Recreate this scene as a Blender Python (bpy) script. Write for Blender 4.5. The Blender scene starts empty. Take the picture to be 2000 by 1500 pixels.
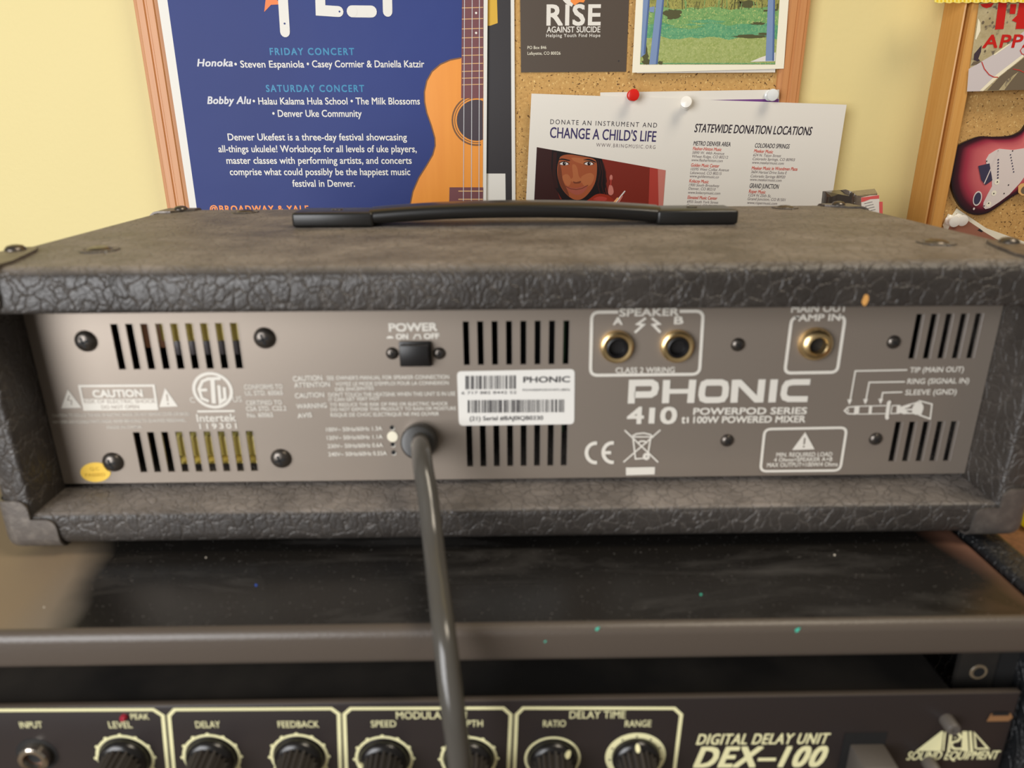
import bpy, bmesh, math, random
from math import sin, cos, pi, radians
from mathutils import Vector, Matrix
random.seed(7)

# ------------------------------------------------------------------ camera
FPX, PITCH, YAW, ROLL = 1407.43, 0.347946, 0.012830, -0.005553
CAM = Vector((-0.006247, -0.275485, 0.174043))
_F = Vector((sin(YAW)*cos(PITCH), cos(YAW)*cos(PITCH), -sin(PITCH)))
_R0 = Vector((cos(YAW), -sin(YAW), 0)); _U0 = _R0.cross(_F)
_R = _R0*cos(ROLL) + _U0*sin(ROLL); _U = _U0*cos(ROLL) - _R0*sin(ROLL)
S = bpy.context.scene
cd = bpy.data.cameras.new('camera'); cam = bpy.data.objects.new('camera', cd); S.collection.objects.link(cam)
cam.matrix_world = Matrix(((_R.x, _U.x, -_F.x, CAM.x), (_R.y, _U.y, -_F.y, CAM.y), (_R.z, _U.z, -_F.z, CAM.z), (0, 0, 0, 1)))
cd.sensor_width = 36; cd.lens = FPX/2000*36; cd.clip_start = 0.01
cd.dof.use_dof = True; cd.dof.focus_distance = 0.64; cd.dof.aperture_fstop = 10.0
S.camera = cam

# ------------------------------------------------------------------ light and exposure
S.view_settings.view_transform = 'Standard'; S.view_settings.look = 'None'
S.view_settings.gamma = 1; S.view_settings.exposure = 0.0
W = bpy.data.worlds.new('world'); S.world = W; W.use_nodes = True
W.node_tree.nodes['Background'].inputs[0].default_value = (1.0, 0.94, 0.86, 1)
W.node_tree.nodes['Background'].inputs[1].default_value = 0.20

def area(name, loc, target, sx, sy, power, col):
    l = bpy.data.lights.new(name, 'AREA'); l.shape = 'RECTANGLE'; l.size = sx; l.size_y = sy; l.energy = power; l.color = col
    o = bpy.data.objects.new(name, l); S.collection.objects.link(o)
    o.location = loc; o.rotation_euler = (Vector(target)-Vector(loc)).to_track_quat('-Z', 'Y').to_euler()
    return o
area('window_daylight', (-0.78, -0.95, 0.30), (-0.12, 0.1, 0.06), 0.8, 0.9, 21.5, (0.97, 0.98, 1.0))
area('ceiling_lamp', (0.75, -0.35, 1.5), (0.05, 0.3, 0.1), 0.6, 0.6, 15, (1.0, 0.88, 0.70))

# ------------------------------------------------------------------ helpers
C = S.collection
def lin(c):
    c /= 255.0
    return c/12.92 if c <= 0.04045 else ((c+0.055)/1.055)**2.4
def rgb(r, g, b): return (lin(r), lin(g), lin(b), 1)

def ray(px, py): return _F + _R*((px-1000)/FPX) - _U*((py-750)/FPX)
def atY(px, py, Y):
    d = ray(px, py); return CAM + d*((Y-CAM.y)/d.y)
def atZ(px, py, Z):
    d = ray(px, py); return CAM + d*((Z-CAM.z)/d.z)

class NT:
    def __init__(s, name, col=(.5, .5, .5, 1), rough=.5, metal=0., spec=.5):
        s.m = bpy.data.materials.new(name); s.m.use_nodes = True; s.t = s.m.node_tree
        s.b = s.t.nodes['Principled BSDF']
        s.b.inputs['Base Color'].default_value = col; s.b.inputs['Roughness'].default_value = rough
        s.b.inputs['Metallic'].default_value = metal; s.b.inputs['Specular IOR Level'].default_value = spec
        s._co = None
    def n(s, typ, **kw):
        x = s.t.nodes.new(typ)
        for k, v in kw.items(): setattr(x, k, v)
        return x
    def link(s, a, b): s.t.links.new(a, b)
    def co(s, scale=(1, 1, 1), rot=(0, 0, 0)):
        if s._co is None: s._co = s.n('ShaderNodeTexCoord')
        mp = s.n('ShaderNodeMapping'); mp.inputs['Scale'].default_value = scale; mp.inputs['Rotation'].default_value = rot
        s.link(s._co.outputs['Object'], mp.inputs[0]); return mp.outputs[0]
    def noise(s, scale, detail=3, vec=None, rough=.5, dist=0.):
        x = s.n('ShaderNodeTexNoise'); x.inputs['Scale'].default_value = scale; x.inputs['Detail'].default_value = detail
        x.inputs['Roughness'].default_value = rough; x.inputs['Distortion'].default_value = dist
        s.link(vec if vec is not None else s.co(), x.inputs['Vector']); return x.outputs['Fac']
    def ramp(s, fac, stops):
        x = s.n('ShaderNodeValToRGB'); e = x.color_ramp.elements
        while len(e) < len(stops): e.new(0.5)
        for i, (p, c) in enumerate(stops):
            e[i].position = p; e[i].color = c if len(c) == 4 else (*c, 1)
        s.link(fac, x.inputs[0]); return x.outputs[0]
    def mix(s, fac, a, b, blend='MIX'):
        x = s.n('ShaderNodeMix', data_type='RGBA', blend_type=blend)
        for v, i in ((fac, 0), (a, 6), (b, 7)):
            if isinstance(v, (int, float)): x.inputs[i].default_value = v
            elif isinstance(v, tuple): x.inputs[i].default_value = v
            else: s.link(v, x.inputs[i])
        return x.outputs[2]
    def math(s, op, a, b=0.):
        x = s.n('ShaderNodeMath', operation=op)
        for v, i in ((a, 0), (b, 1)):
            if isinstance(v, (int, float)): x.inputs[i].default_value = v
            else: s.link(v, x.inputs[i])
        return x.outputs[0]
    def color(s, v): s.link(v, s.b.inputs['Base Color'])
    def rough(s, v): s.link(v, s.b.inputs['Roughness'])
    def bump(s, h, strength=.5, dist=.001):
        x = s.n('ShaderNodeBump'); x.inputs['Strength'].default_value = strength; x.inputs['Distance'].default_value = dist
        s.link(h, x.inputs['Height']); s.link(x.outputs[0], s.b.inputs['Normal'])

M = {}
def flat(name, r, g, b, rough=.5, metal=0., spec=.5):
    M[name] = NT(name, rgb(r, g, b), rough, metal, spec).m
B4 = lambda v: (v, v, v, 1)

# leathery cabinet covering
def tolex(name, base, dust, dmax, up=True):
    t = NT(name, base, .40)
    nz = t.n('ShaderNodeTexNoise'); nz.inputs['Scale'].default_value = 90; nz.inputs['Detail'].default_value = 3
    co = t.co((1, 1, .75)); t.link(co, nz.inputs['Vector'])
    add = t.n('ShaderNodeMix', data_type='VECTOR'); add.inputs[0].default_value = .012
    t.link(co, add.inputs[4]); t.link(nz.outputs['Color'], add.inputs[5])
    v = t.n('ShaderNodeTexVoronoi', feature='DISTANCE_TO_EDGE'); v.inputs['Scale'].default_value = 165; v.inputs['Randomness'].default_value = 1
    t.link(add.outputs[1], v.inputs['Vector'])
    v2 = t.n('ShaderNodeTexVoronoi', feature='DISTANCE_TO_EDGE'); v2.inputs['Scale'].default_value = 330
    t.link(add.outputs[1], v2.inputs['Vector'])
    c1 = t.ramp(v.outputs['Distance'], [(0, B4(0)), (.045, B4(.8)), (.14, B4(1))])
    c2 = t.ramp(v2.outputs['Distance'], [(0, B4(0)), (.16, B4(1))])
    h = t.math('ADD', t.math('MULTIPLY', c1, 1.0), t.math('MULTIPLY', c2, .22))
    h = t.math('ADD', h, t.math('MULTIPLY', t.noise(700, 2), .35))
    t.bump(h, .75, .00055)
    crease = t.math('SUBTRACT', 1.0, c1)
    patch = t.ramp(t.noise(14, 5, rough=.65), [(.30, B4(.25)), (.72, B4(1))])
    f = t.math('MULTIPLY', t.math('MULTIPLY', crease, .14), patch)
    if up:
        g = t.n('ShaderNodeNewGeometry'); sx = t.n('ShaderNodeSeparateXYZ'); t.link(g.outputs['Normal'], sx.inputs[0])
        u = t.ramp(sx.outputs['Z'], [(.55, B4(0)), (.97, B4(1))])
        sm = t.ramp(t.noise(38, 6, t.co((.8, 1, 1)), .7), [(.36, B4(.42)), (.68, B4(1.2))])
        f = t.math('ADD', f, t.math('MULTIPLY', t.math('MULTIPLY', t.math('MULTIPLY', u, dmax), sm), t.math('ADD', .45, t.math('MULTIPLY', c1, .6))))
    f = t.math('ADD', f, t.math('MULTIPLY', patch, .075))
    t.color(t.mix(f, base, dust)); t.rough(t.math('ADD', .36, t.math('MULTIPLY', f, .6)))
    M[name] = t.m
tolex('amp_tolex', rgb(33, 29, 26), rgb(184, 173, 163), .36)
tolex('rack_tolex', rgb(17, 18, 20), rgb(70, 70, 72), .02)

t = NT('panel_paint', rgb(157, 145, 133), .46, .62)
t.bump(t.noise(2600, 2), .10, .0002); M['panel_paint'] = t.m
t = NT('corner_metal', rgb(110, 103, 97), .45, .6)
t.bump(t.noise(900, 2), .35, .0004); t.color(t.mix(t.ramp(t.noise(240, 4), [(.45, B4(0)), (.75, B4(.5))]), rgb(106, 100, 95), rgb(150, 142, 132))); M['corner_metal'] = t.m
t = NT('shelf_paint', rgb(33, 31, 29), .30)
sm = t.ramp(t.noise(30, 6, t.co((.35, 1.6, 1), (0, 0, .5)), .65, .6), [(.50, B4(0)), (.78, B4(.30))])
sp = t.ramp(t.noise(900, 1), [(.72, B4(0)), (.78, B4(.5))])
df = t.math('ADD', t.math('MULTIPLY', sm, .8), sp)
pos = t.n('ShaderNodeSeparateXYZ'); t.link(t.co(), pos.inputs[0])
# film at both ends of the top, tan left and reddish right, clear between
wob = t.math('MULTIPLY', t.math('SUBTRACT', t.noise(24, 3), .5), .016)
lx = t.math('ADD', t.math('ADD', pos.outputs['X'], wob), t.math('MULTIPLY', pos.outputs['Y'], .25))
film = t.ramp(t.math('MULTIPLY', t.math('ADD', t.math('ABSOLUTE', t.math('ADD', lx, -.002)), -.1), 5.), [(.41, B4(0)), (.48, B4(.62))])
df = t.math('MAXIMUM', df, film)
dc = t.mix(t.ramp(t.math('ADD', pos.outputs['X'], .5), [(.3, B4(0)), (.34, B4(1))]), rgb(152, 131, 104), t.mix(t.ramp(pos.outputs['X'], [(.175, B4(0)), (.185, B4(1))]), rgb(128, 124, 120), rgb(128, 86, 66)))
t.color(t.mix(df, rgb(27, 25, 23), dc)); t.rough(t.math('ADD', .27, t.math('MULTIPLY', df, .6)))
t.bump(t.noise(420, 3), .10, .0006); M['shelf_paint'] = t.m
t = NT('rack_face', rgb(80, 71, 63), .38); t.bump(t.noise(900, 3), .3, .0004); M['rack_face'] = t.m
t = NT('cover_metal', rgb(34, 32, 30), .45)
t.color(t.mix(t.ramp(t.noise(18, 5), [(.4, B4(0)), (.8, B4(.35))]), rgb(30, 28, 26), rgb(90, 82, 72))); M['cover_metal'] = t.m
t = NT('wall_paint', rgb(236, 214, 150), .62)
t.bump(t.noise(260, 3), .12, .0012); t.color(t.mix(t.noise(3, 3), rgb(229, 214, 155), rgb(221, 204, 142))); M['wall_paint'] = t.m
t = NT('cork_face', rgb(205, 160, 95), .85)
v = t.n('ShaderNodeTexVoronoi'); v.inputs['Scale'].default_value = 420; t.link(t.co(), v.inputs['Vector'])
c = t.mix(t.noise(320, 4, rough=.7), rgb(168, 122, 62), rgb(222, 180, 112))
c = t.mix(t.ramp(t.noise(520, 2), [(.63, B4(0)), (.68, B4(1))]), c, rgb(92, 60, 28))
c = t.mix(t.ramp(t.noise(410, 3, t.co((1.3, 1, 1))), [(.62, B4(0)), (.70, B4(.8))]), c, rgb(240, 208, 140))
t.color(c); t.bump(t.noise(500, 3), .4, .0008); M['cork_face'] = t.m
def wood(name, a, b):
    t = NT(name, a, .42)
    g = t.noise(60, 4, t.co((6, 6, .16)), .6, .3)
    t.color(t.mix(t.ramp(g, [(.3, B4(0)), (.7, B4(1))]), a, b)); t.bump(g, .08, .001); M[name] = t.m
wood('frame_wood', rgb(204, 144, 92), rgb(192, 130, 78))
wood('honey_wood', rgb(214, 160, 88), rgb(202, 144, 70))
wood('brown_wood', rgb(128, 84, 54), rgb(96, 60, 38))

for n, *v in [('print_white', 222, 216, 204, .5), ('cream_print', 226, 220, 172, .5), ('screw_black', 96, 90, 84, .30, .85), ('black_plastic', 24, 22, 22, .38),
    ('handle_plastic', 26, 25, 24, .33), ('grip_rubber', 23, 22, 21, .30), ('inside_black', 12, 11, 11, .7), ('gold', 232, 202, 148, .30, 1.), ('chrome', 205, 195, 180, .15, 1.),
    ('cord_pvc', 74, 71, 66, .20), ('bushing', 46, 44, 41, .34), ('label_white', 232, 228, 220, .35), ('ink', 44, 40, 44, .5), ('sticker_yellow', 252, 208, 84, .35), ('sticker_ink', 214, 170, 50, .5),
    ('coil_yellow', 250, 230, 130, .5), ('steel', 150, 146, 145, .4, .6), ('pcb_green', 30, 84, 44, .5), ('bobbin', 96, 90, 92, .45),
    ('dot_white', 236, 228, 205, .4), ('unit_face', 42, 36, 35, .36), ('knob_black', 24, 22, 21, .24), ('knob_shaft', 58, 53, 49, .42), ('led_red', 150, 28, 50, .2), ('grey_button', 84, 78, 72, .5), ('brass', 172, 128, 88, .4, .5),
    ('teal_fleck', 70, 186, 160, .5), ('blue_fleck', 50, 90, 190, .5), ('bare_wood', 205, 150, 80, .7), ('paper_white', 226, 221, 211, .6), ('paper_cream', 240, 234, 212, .5), ('poster_dark', 44, 40, 42, .45),
    ('poster_white', 226, 223, 215, .6), ('teal_ink', 26, 126, 170, .5), ('orange_ink', 240, 140, 62, .5), ('star_orange', 238, 118, 40, .5), ('uke_brown', 112, 62, 66, .5), ('uke_hole', 62, 48, 56, .5), ('uke_line', 120, 78, 40, .5), ('fret', 205, 160, 110, .5), ('grey_ink', 205, 205, 208, .5),
    ('rise_card', 78, 66, 55, .5), ('flame', 240, 140, 60, .5), ('violet_ink', 52, 40, 92, .5), ('black_ink', 38, 28, 40, .5), ('red_ink', 206, 70, 44, .5), ('fine_ink', 120, 108, 108, .5), ('purple_bar', 112, 60, 130, .5),
    ('photo_dark', 52, 22, 20, .35), ('photo_maroon', 122, 40, 28, .35), ('photo_red', 172, 62, 52, .35), ('photo_rose', 196, 120, 108, .35), ('skin', 158, 82, 48, .35), ('skin_light', 174, 102, 62, .35), ('skin_dark', 112, 56, 34, .35), ('hair', 24, 15, 16, .35), ('lip', 160, 82, 66, .35), ('eye_white', 222, 214, 208, .35), ('violin', 146, 44, 24, .35), ('glow', 240, 176, 120, .35),
    ('pin_red', 214, 36, 26, .2), ('pin_white', 240, 236, 226, .25), ('pin_clear', 226, 228, 226, .12), ('pin_steel', 190, 190, 190, .25, 1.),
    ('pole_blue', 124, 146, 184, .4), ('pole_shade', 84, 106, 150, .4), ('photo_black', 84, 84, 52, .4), ('photo_white', 224, 220, 210, .4),
    ('gingham_pale', 250, 232, 120, .7), ('gingham_yellow', 240, 204, 40, .7), ('bag_lilac', 206, 196, 194, .25), ('bag_shine', 240, 230, 200, .2), ('bag_red', 196, 30, 22, .35), ('bag_dark', 112, 98, 78, .3), ('bag_line', 190, 60, 50, .4),
    ('pickguard', 222, 210, 204, .3), ('guitar_metal', 62, 58, 82, .3), ('guitar_edge', 30, 22, 26, .3), ('maple', 226, 178, 112, .4), ('white_plastic', 236, 228, 212, .4), ('brown_photo', 156, 104, 84, .4),
    ('pack_dark', 62, 54, 48, .16), ('pack_dark2', 96, 84, 74, .18), ('pack_label', 232, 226, 216, .4), ('pack_red', 222, 96, 92, .4), ('bright_yellow', 246, 216, 20, .5), ('floor_grey', 120, 108, 95, .6), ('grey_shelf', 140, 140, 140, .5)]:
    flat(n, *v)

t = NT('poster_blue', rgb(42, 56, 118), .55, 0., .3)
t.color(t.mix(t.noise(4, 3), rgb(36, 46, 98), rgb(46, 64, 132))); t.bump(t.noise(9, 3), .25, .006); M['poster_blue'] = t.m
t = NT('uke_top', rgb(238, 152, 52), .4)
t.color(t.mix(t.noise(30, 3, t.co((4, 1, .3))), rgb(242, 158, 58), rgb(226, 138, 40))); M['uke_top'] = t.m
def foliage(name, a, b, c, sc, st=(1, 1, 1)):
    t = NT(name, a, .4)
    x = t.mix(t.ramp(t.noise(sc, 5, t.co(st), .75), [(.35, B4(0)), (.65, B4(1))]), a, b)
    t.color(t.mix(t.ramp(t.noise(sc*2.2, 3, t.co(st)), [(.58, B4(0)), (.66, B4(1))]), x, c)); M[name] = t.m
foliage('brush', rgb(176, 168, 92), rgb(122, 128, 66), rgb(72, 70, 40), 420, (1.6, 1, .7))
foliage('meadow', rgb(138, 176, 108), rgb(96, 146, 86), rgb(186, 196, 122), 420)
foliage('teal_grass', rgb(112, 170, 122), rgb(76, 144, 106), rgb(146, 184, 126), 420)
foliage('lawn', rgb(172, 182, 118), rgb(142, 158, 84), rgb(184, 190, 122), 420)
foliage('bag_print', rgb(192, 178, 140), rgb(168, 152, 112), rgb(110, 98, 84), 70)
t = NT('burst', rgb(190, 80, 90), .25)
at = t.n('ShaderNodeAttribute'); at.attribute_name = 'burst'
t.color(t.ramp(at.outputs['Fac'], [(0, rgb(28, 20, 24)), (.25, rgb(66, 22, 34)), (.55, rgb(160, 52, 70)), (1, rgb(214, 112, 112))])); M['burst'] = t.m
t = NT('pack_clear', rgb(120, 108, 96), .08); t.bump(t.noise(120, 3), .6, .003); M['pack_clear'] = t.m

class MB:
    """collects shapes, then links them as one mesh object"""
    def __init__(s): s.v = []; s.f = []; s.m = []; s.mats = []; s.k = 0
    def lay(s, Y):
        s.k += 1; return Y-s.k*1.2e-6                                            # each print lies on the ones before it
    def mi(s, mat):
        if mat not in s.mats: s.mats.append(mat)
        return s.mats.index(mat)
    def add(s, verts, faces, mat):
        o = len(s.v); s.v += [tuple(v) for v in verts]; k = s.mi(mat)
        for f in faces: s.f.append([i+o for i in f]); s.m.append(k)
    def bm(s, b, mat, mtx=None):
        if mtx is not None: b.transform(mtx)
        b.verts.index_update(); s.add([v.co[:] for v in b.verts], [[v.index for v in f.verts] for f in b.faces], mat); b.free()
    def box(s, a, b, mat, bev=0., seg=2):
        m = bmesh.new(); bmesh.ops.create_cube(m, size=1)
        for v in m.verts: v.co = Vector([a[i]+(v.co[i]+.5)*(b[i]-a[i]) for i in range(3)])
        if bev: bmesh.ops.bevel(m, geom=m.edges[:], offset=bev, segments=seg, affect='EDGES', profile=.5)
        s.bm(m, mat)
    def lathe(s, prof, mat, mtx, n=32, flute=0, fd=0.):
        """prof: (radius, height) along local +z"""
        vs = []; fs = []
        for r, h in prof:
            for k in range(n):
                a = 2*pi*k/n; rr = r*(1-(fd if flute and (k*flute*2//n) % 2 else 0)) if r > 1e-6 else r
                vs.append(mtx @ Vector((rr*cos(a), rr*sin(a), h)))
        for i in range(len(prof)-1):
            for k in range(n): fs.append([i*n+k, i*n+(k+1) % n, (i+1)*n+(k+1) % n, (i+1)*n+k])
        s.add(vs, fs, mat)
    def tube(s, pts, rx, ry, mat, n=16, up=None, caps=True, power=2.):
        pts = [Vector(p) for p in pts]; vs = []; fs = []; N = len(pts)
        for i, p in enumerate(pts):
            d = (pts[min(i+1, N-1)]-pts[max(i-1, 0)]).normalized()
            u = Vector(up) if up else Vector((1, 0, 0))
            a = (u-d*u.dot(d)).normalized(); b = d.cross(a)
            sx = rx[i] if isinstance(rx, (list, tuple)) else rx; sy = ry[i] if isinstance(ry, (list, tuple)) else ry
            for k in range(n):
                q = 2*pi*k/n; cx = abs(cos(q))**(2/power)*(1 if cos(q) >= 0 else -1); cy = abs(sin(q))**(2/power)*(1 if sin(q) >= 0 else -1)
                vs.append(p+a*(sx*cx)+b*(sy*cy))
        for i in range(N-1):
            for k in range(n): fs.append([i*n+k, i*n+(k+1) % n, (i+1)*n+(k+1) % n, (i+1)*n+k])
        if caps: fs.append([k for k in range(n)][::-1]); fs.append([(N-1)*n+k for k in range(n)])
        s.add(vs, fs, mat)
    # ---- prints on an upright plane y = Y; world outlines given as (x, z)
    def wpoly(s, pts, Y, mat):
        Y = s.lay(Y)
        if sum(pts[i][0]*pts[(i+1) % len(pts)][1]-pts[(i+1) % len(pts)][0]*pts[i][1] for i in range(len(pts))) < 0: pts = pts[::-1]
        s.add([(x, Y, z) for x, z in pts], [list(range(len(pts)))], mat)
    def poly(s, px, Y, mat): s.wpoly([(p.x, p.z) for p in (atY(x, y, Y) for x, y in px)], Y, mat)
    def stroke(s, px, w, Y, mat, closed=False, rnd=False):
        P = [atY(x, y, Y) for x, y in px]; w = w*abs(atY(px[0][0]+1, px[0][1], Y).x-atY(px[0][0], px[0][1], Y).x)
        s.wstroke([(p.x, p.z) for p in P], w, Y, mat, closed, rnd)
    def wstroke(s, P, w, Y, mat, closed=False, rnd=False):
        P = [Vector(p) for p in P]; n = len(P); L = []; R = []
        for i in range(n):
            a = P[i-1] if (i or closed) else None; b = P[(i+1) % n] if (i < n-1 or closed) else None
            d1 = (P[i]-a).normalized() if a is not None else None; d2 = (b-P[i]).normalized() if b is not None else None
            if d1 is None: d1 = d2
            if d2 is None: d2 = d1
            m = d1+d2; m = m.normalized() if m.length > 1e-6 else d1
            nn = Vector((-m.y, m.x)); k = max(.45, nn.dot(Vector((-d1.y, d1.x))))
            L.append(P[i]+nn*(w/2/k)); R.append(P[i]-nn*(w/2/k))
        Y = s.lay(Y)
        vs = [(p.x, Y, p.y) for p in L]+[(p.x, Y, p.y) for p in R]
        s.add(vs, [[i, n+i, n+(i+1) % n, (i+1) % n] for i in range(n if closed else n-1)], mat)
        if rnd:
            for p in (P[0], P[-1]): s.wpoly([(p.x+w/2*cos(2*pi*k/14), p.y+w/2*sin(2*pi*k/14)) for k in range(14)], Y-2e-5, mat)
    def disc(s, cx, cy, rx, ry, Y, mat, n=28, r0=0.):
        c = atY(cx, cy, Y); a = abs(atY(cx+rx, cy, Y).x-c.x); b = abs(atY(cx, cy-ry, Y).z-c.z)
        if not r0: s.wpoly([(c.x+a*cos(2*pi*k/n), c.z+b*sin(2*pi*k/n)) for k in range(n)], Y, mat)
        else:
            Y = s.lay(Y); vs = [(c.x+q*a*cos(2*pi*k/n), Y, c.z+q*b*sin(2*pi*k/n)) for q in (1, r0) for k in range(n)]
            s.add(vs, [[k, (k+1) % n, n+(k+1) % n, n+k] for k in range(n)], mat)
    def rrect(s, corners, rad, w, Y, mat, gap=None):
        """rounded outline through four pixel corners; gap=(x0,x1) leaves the top side open"""
        Q = [atY(x, y, Y) for x, y in corners]; Q = [Vector((q.x, q.z)) for q in Q]
        k = abs(atY(corners[0][0]+1, corners[0][1], Y).x-atY(corners[0][0], corners[0][1], Y).x); r = rad*k; out = []
        for i in range(4):
            a = (Q[i-1]-Q[i]).normalized(); b = (Q[(i+1) % 4]-Q[i]).normalized()
            for j in range(7):
                u = j/6; out.append((1-u)**2*(Q[i]+a*r)+2*u*(1-u)*Q[i]+u*u*(Q[i]+b*r))
        if gap:
            a = atY(gap[0], corners[0][1], Y); b = atY(gap[1], corners[1][1], Y)
            out = [Vector((b.x, Q[1].y))]+out[7:]+out[:7]+[Vector((a.x, Q[0].y))]
        s.wstroke([tuple(p) for p in out], w*k, Y, mat, closed=not gap)
    _cache = {}
    def text(s, body, p0, p1, cap, Y, mat, bold=0., shear=0., space=1., lift=0.):
        """lettering whose baseline runs between two pixels, cap = pixel height of capitals"""
        key = (body, shear, space)
        if key not in MB._cache:
            cu = bpy.data.curves.new('lettering', 'FONT'); cu.body = body; cu.shear = shear; cu.space_character = space; cu.resolution_u = 3
            o = bpy.data.objects.new('lettering', cu); me = o.to_mesh()
            MB._cache[key] = ([v.co[:2] for v in me.vertices], [list(p.vertices) for p in me.polygons])
            o.to_mesh_clear(); bpy.data.objects.remove(o); bpy.data.curves.remove(cu)
        vs, fs = MB._cache[key]
        x0 = min(v[0] for v in vs); x1 = max(v[0] for v in vs)
        A = atY(*p0, Y); Bq = atY(*p1, Y); u = Vector((Bq.x-A.x, Bq.z-A.z)); Lw = u.length; u.normalize(); w = Vector((-u.y, u.x))
        mx, my = (p0[0]+p1[0])/2, (p0[1]+p1[1])/2
        ch = (atY(mx, my-cap, Y)-atY(mx, my, Y)).z; ky = ch/.682; kx = Lw/(x1-x0)
        kb = min(kx, ky); bx = bold*kb; gx = (Lw-2*bx)/Lw if bold > 0 else 1                # heavier strokes: the same outline laid down shifted
        for dx, dy in (((0, 0), (1, 1), (1, -1), (-1, 1), (-1, -1)) if bold > .004 else ((0, 0),)):
            Yl = s.lay(Y); out = []
            for x, y in vs:
                q = u*(bx+(x-x0)*kx*gx+dx*bx*.9)+w*(y*ky+dy*bx*.7); out.append((A.x+q.x, Yl, A.z+q.y))
            s.add(out, fs, mat)
    def build(s, name, parent=None, smooth=35, label=None, loc=None):
        me = bpy.data.meshes.new(name)
        org = Vector(loc) if loc is not None else Vector((0, 0, 0))
        me.from_pydata([tuple(Vector(v)-org) for v in s.v], [], s.f)
        for m in s.mats: me.materials.append(M[m])
        me.polygons.foreach_set('material_index', s.m)
        if smooth:
            me.polygons.foreach_set('use_smooth', [True]*len(me.polygons)); me.set_sharp_from_angle(angle=radians(smooth))
        me.update()
        o = bpy.data.objects.new(name, me); C.objects.link(o); o.location = org
        if parent is not None:
            o.parent = parent; o.location = org-parent.location if loc is not None else -parent.location
        if label: o['label'] = label
        return o

def thing(name, label, cat, loc=(0, 0, 0), group=None):
    o = bpy.data.objects.new(name, None); C.objects.link(o); o.location = loc; o.empty_display_size = .02
    return tag(o, label, cat, group)
def tag(o, label, cat, group=None):
    o['label'] = label; o['category'] = cat
    if group: o['group'] = group
    return o
def struct(o): o['kind'] = 'structure'; return o
def sub(o, parent):
    """parent a part under another part (both built in world space)"""
    o.parent = parent
    p = Vector((0, 0, 0)); q = parent
    while q is not None: p += q.location; q = q.parent
    o.location = o.location - p
    return o
def copy_part(src, parent, world):
    c = src.copy(); C.objects.link(c); c.parent = parent
    p = Vector((0, 0, 0)); q = parent
    while q is not None: p += q.location; q = q.parent
    c.location = Vector(world)-p
    return c
TOCAM = Matrix(((1, 0, 0, 0), (0, 0, -1, 0), (0, 1, 0, 0), (0, 0, 0, 1)))      # local +z -> world -y
def facing(p): return Matrix.Translation(p) @ TOCAM

# ------------------------------------------------------------------ the room
WALL = 0.413
m = MB(); m.box((-2.2, WALL, -.76), (2.2, WALL+.1, 1.9), 'wall_paint'); struct(m.build('wall_back', smooth=0))
m = MB(); m.box((-2.2, -2.0, -.86), (2.2, WALL+.1, -.76), 'floor_grey'); struct(m.build('floor', smooth=0))

# ------------------------------------------------------------------ rack case under the amplifier
SH = -.005                                                                      # height of its top surface
RX0, RX1, RF, RB = -.305, .204, -.052, .395
rack = thing('rack_case', 'black equipment rack case with flat dusty top, standing under the amplifier', 'rack', (-.05, .15, -.76))
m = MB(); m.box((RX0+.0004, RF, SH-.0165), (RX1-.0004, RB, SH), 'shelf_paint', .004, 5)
for k, f in enumerate(m.f):                                                    # front edge bare of smears; grainy coat, window light painted into its lighter tone
    if max(m.v[i][1] for i in f) < RF+.0045: m.m[k] = m.mi('rack_face')
for px, py, r, mt in [(1167, 1228, 4.5, 'teal_fleck'), (1558, 1230, 5.5, 'teal_fleck'), (1065, 1253, 2.5, 'teal_fleck')]:
    m.poly([(px-r*.7, py+r), (px+r*.2, py+r*.6), (px+r*1.1, py-r*.8), (px-r*.1, py-r*.6), (px-r, py)], RF-.0001, mt)
for px, py, r, mt in [(1369, 1161, 2.5, 'teal_fleck'), (500, 1143, 2.5, 'blue_fleck'), (402, 1089, 1.5, 'print_white'), (86, 1186, 1.6, 'print_white'), (1630, 1084, 2, 'print_white')]:
    q = [atZ(px+r*cos(2*pi*k/7), py+r*sin(2*pi*k/7), SH+.0001) for k in range(7)]; m.add(q, [list(range(7))[::-1]], mt)
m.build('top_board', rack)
for a, b in ((RX0-.0165, RX0), (RX1, RX1+.0165)):
    m = MB(); m.box((a, RF-.002, -.76), (b, RB, SH+.0015), 'rack_tolex', .003, 3); m.build('side_board', rack)
m = MB(); m.box((RX0+.0004, RB-.012, -.755), (RX1-.0004, RB-.001, SH-.017), 'inside_black'); m.build('back_board', rack)
m = MB(); m.box((RX0+.0004, RF+.003, -.755), (RX1-.0004, RB-.013, -.735), 'inside_black'); m.build('bottom_board', rack)
for a, b, s in ((RX0+.010, RX0+.0255, 1), (RX1-.0255, RX1-.010, -1)):
    m = MB(); m.box((a, RF+.011, -.73), (b, RF+.013, SH-.0175), 'cover_metal')
    q, u = (b-.0015, RX1-.0003) if s < 0 else (RX0+.0003, a+.0015); m.box((q, RF+.0125, -.73), (u, RF+.016, SH-.0175), 'inside_black')
    for k in range(3):
        c = Vector(((a+b)/2-.001*s, RF+.011, SH-.0335-.0159*k))
        m.lathe([(.0012, 0), (.0034, .0003), (.0036, 0)], 'bag_dark', facing(c), 16); m.lathe([(.0, .00035), (.0024, .0004)], 'inside_black', facing(c), 16)
    m.build('rack_rail', rack)

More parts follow.
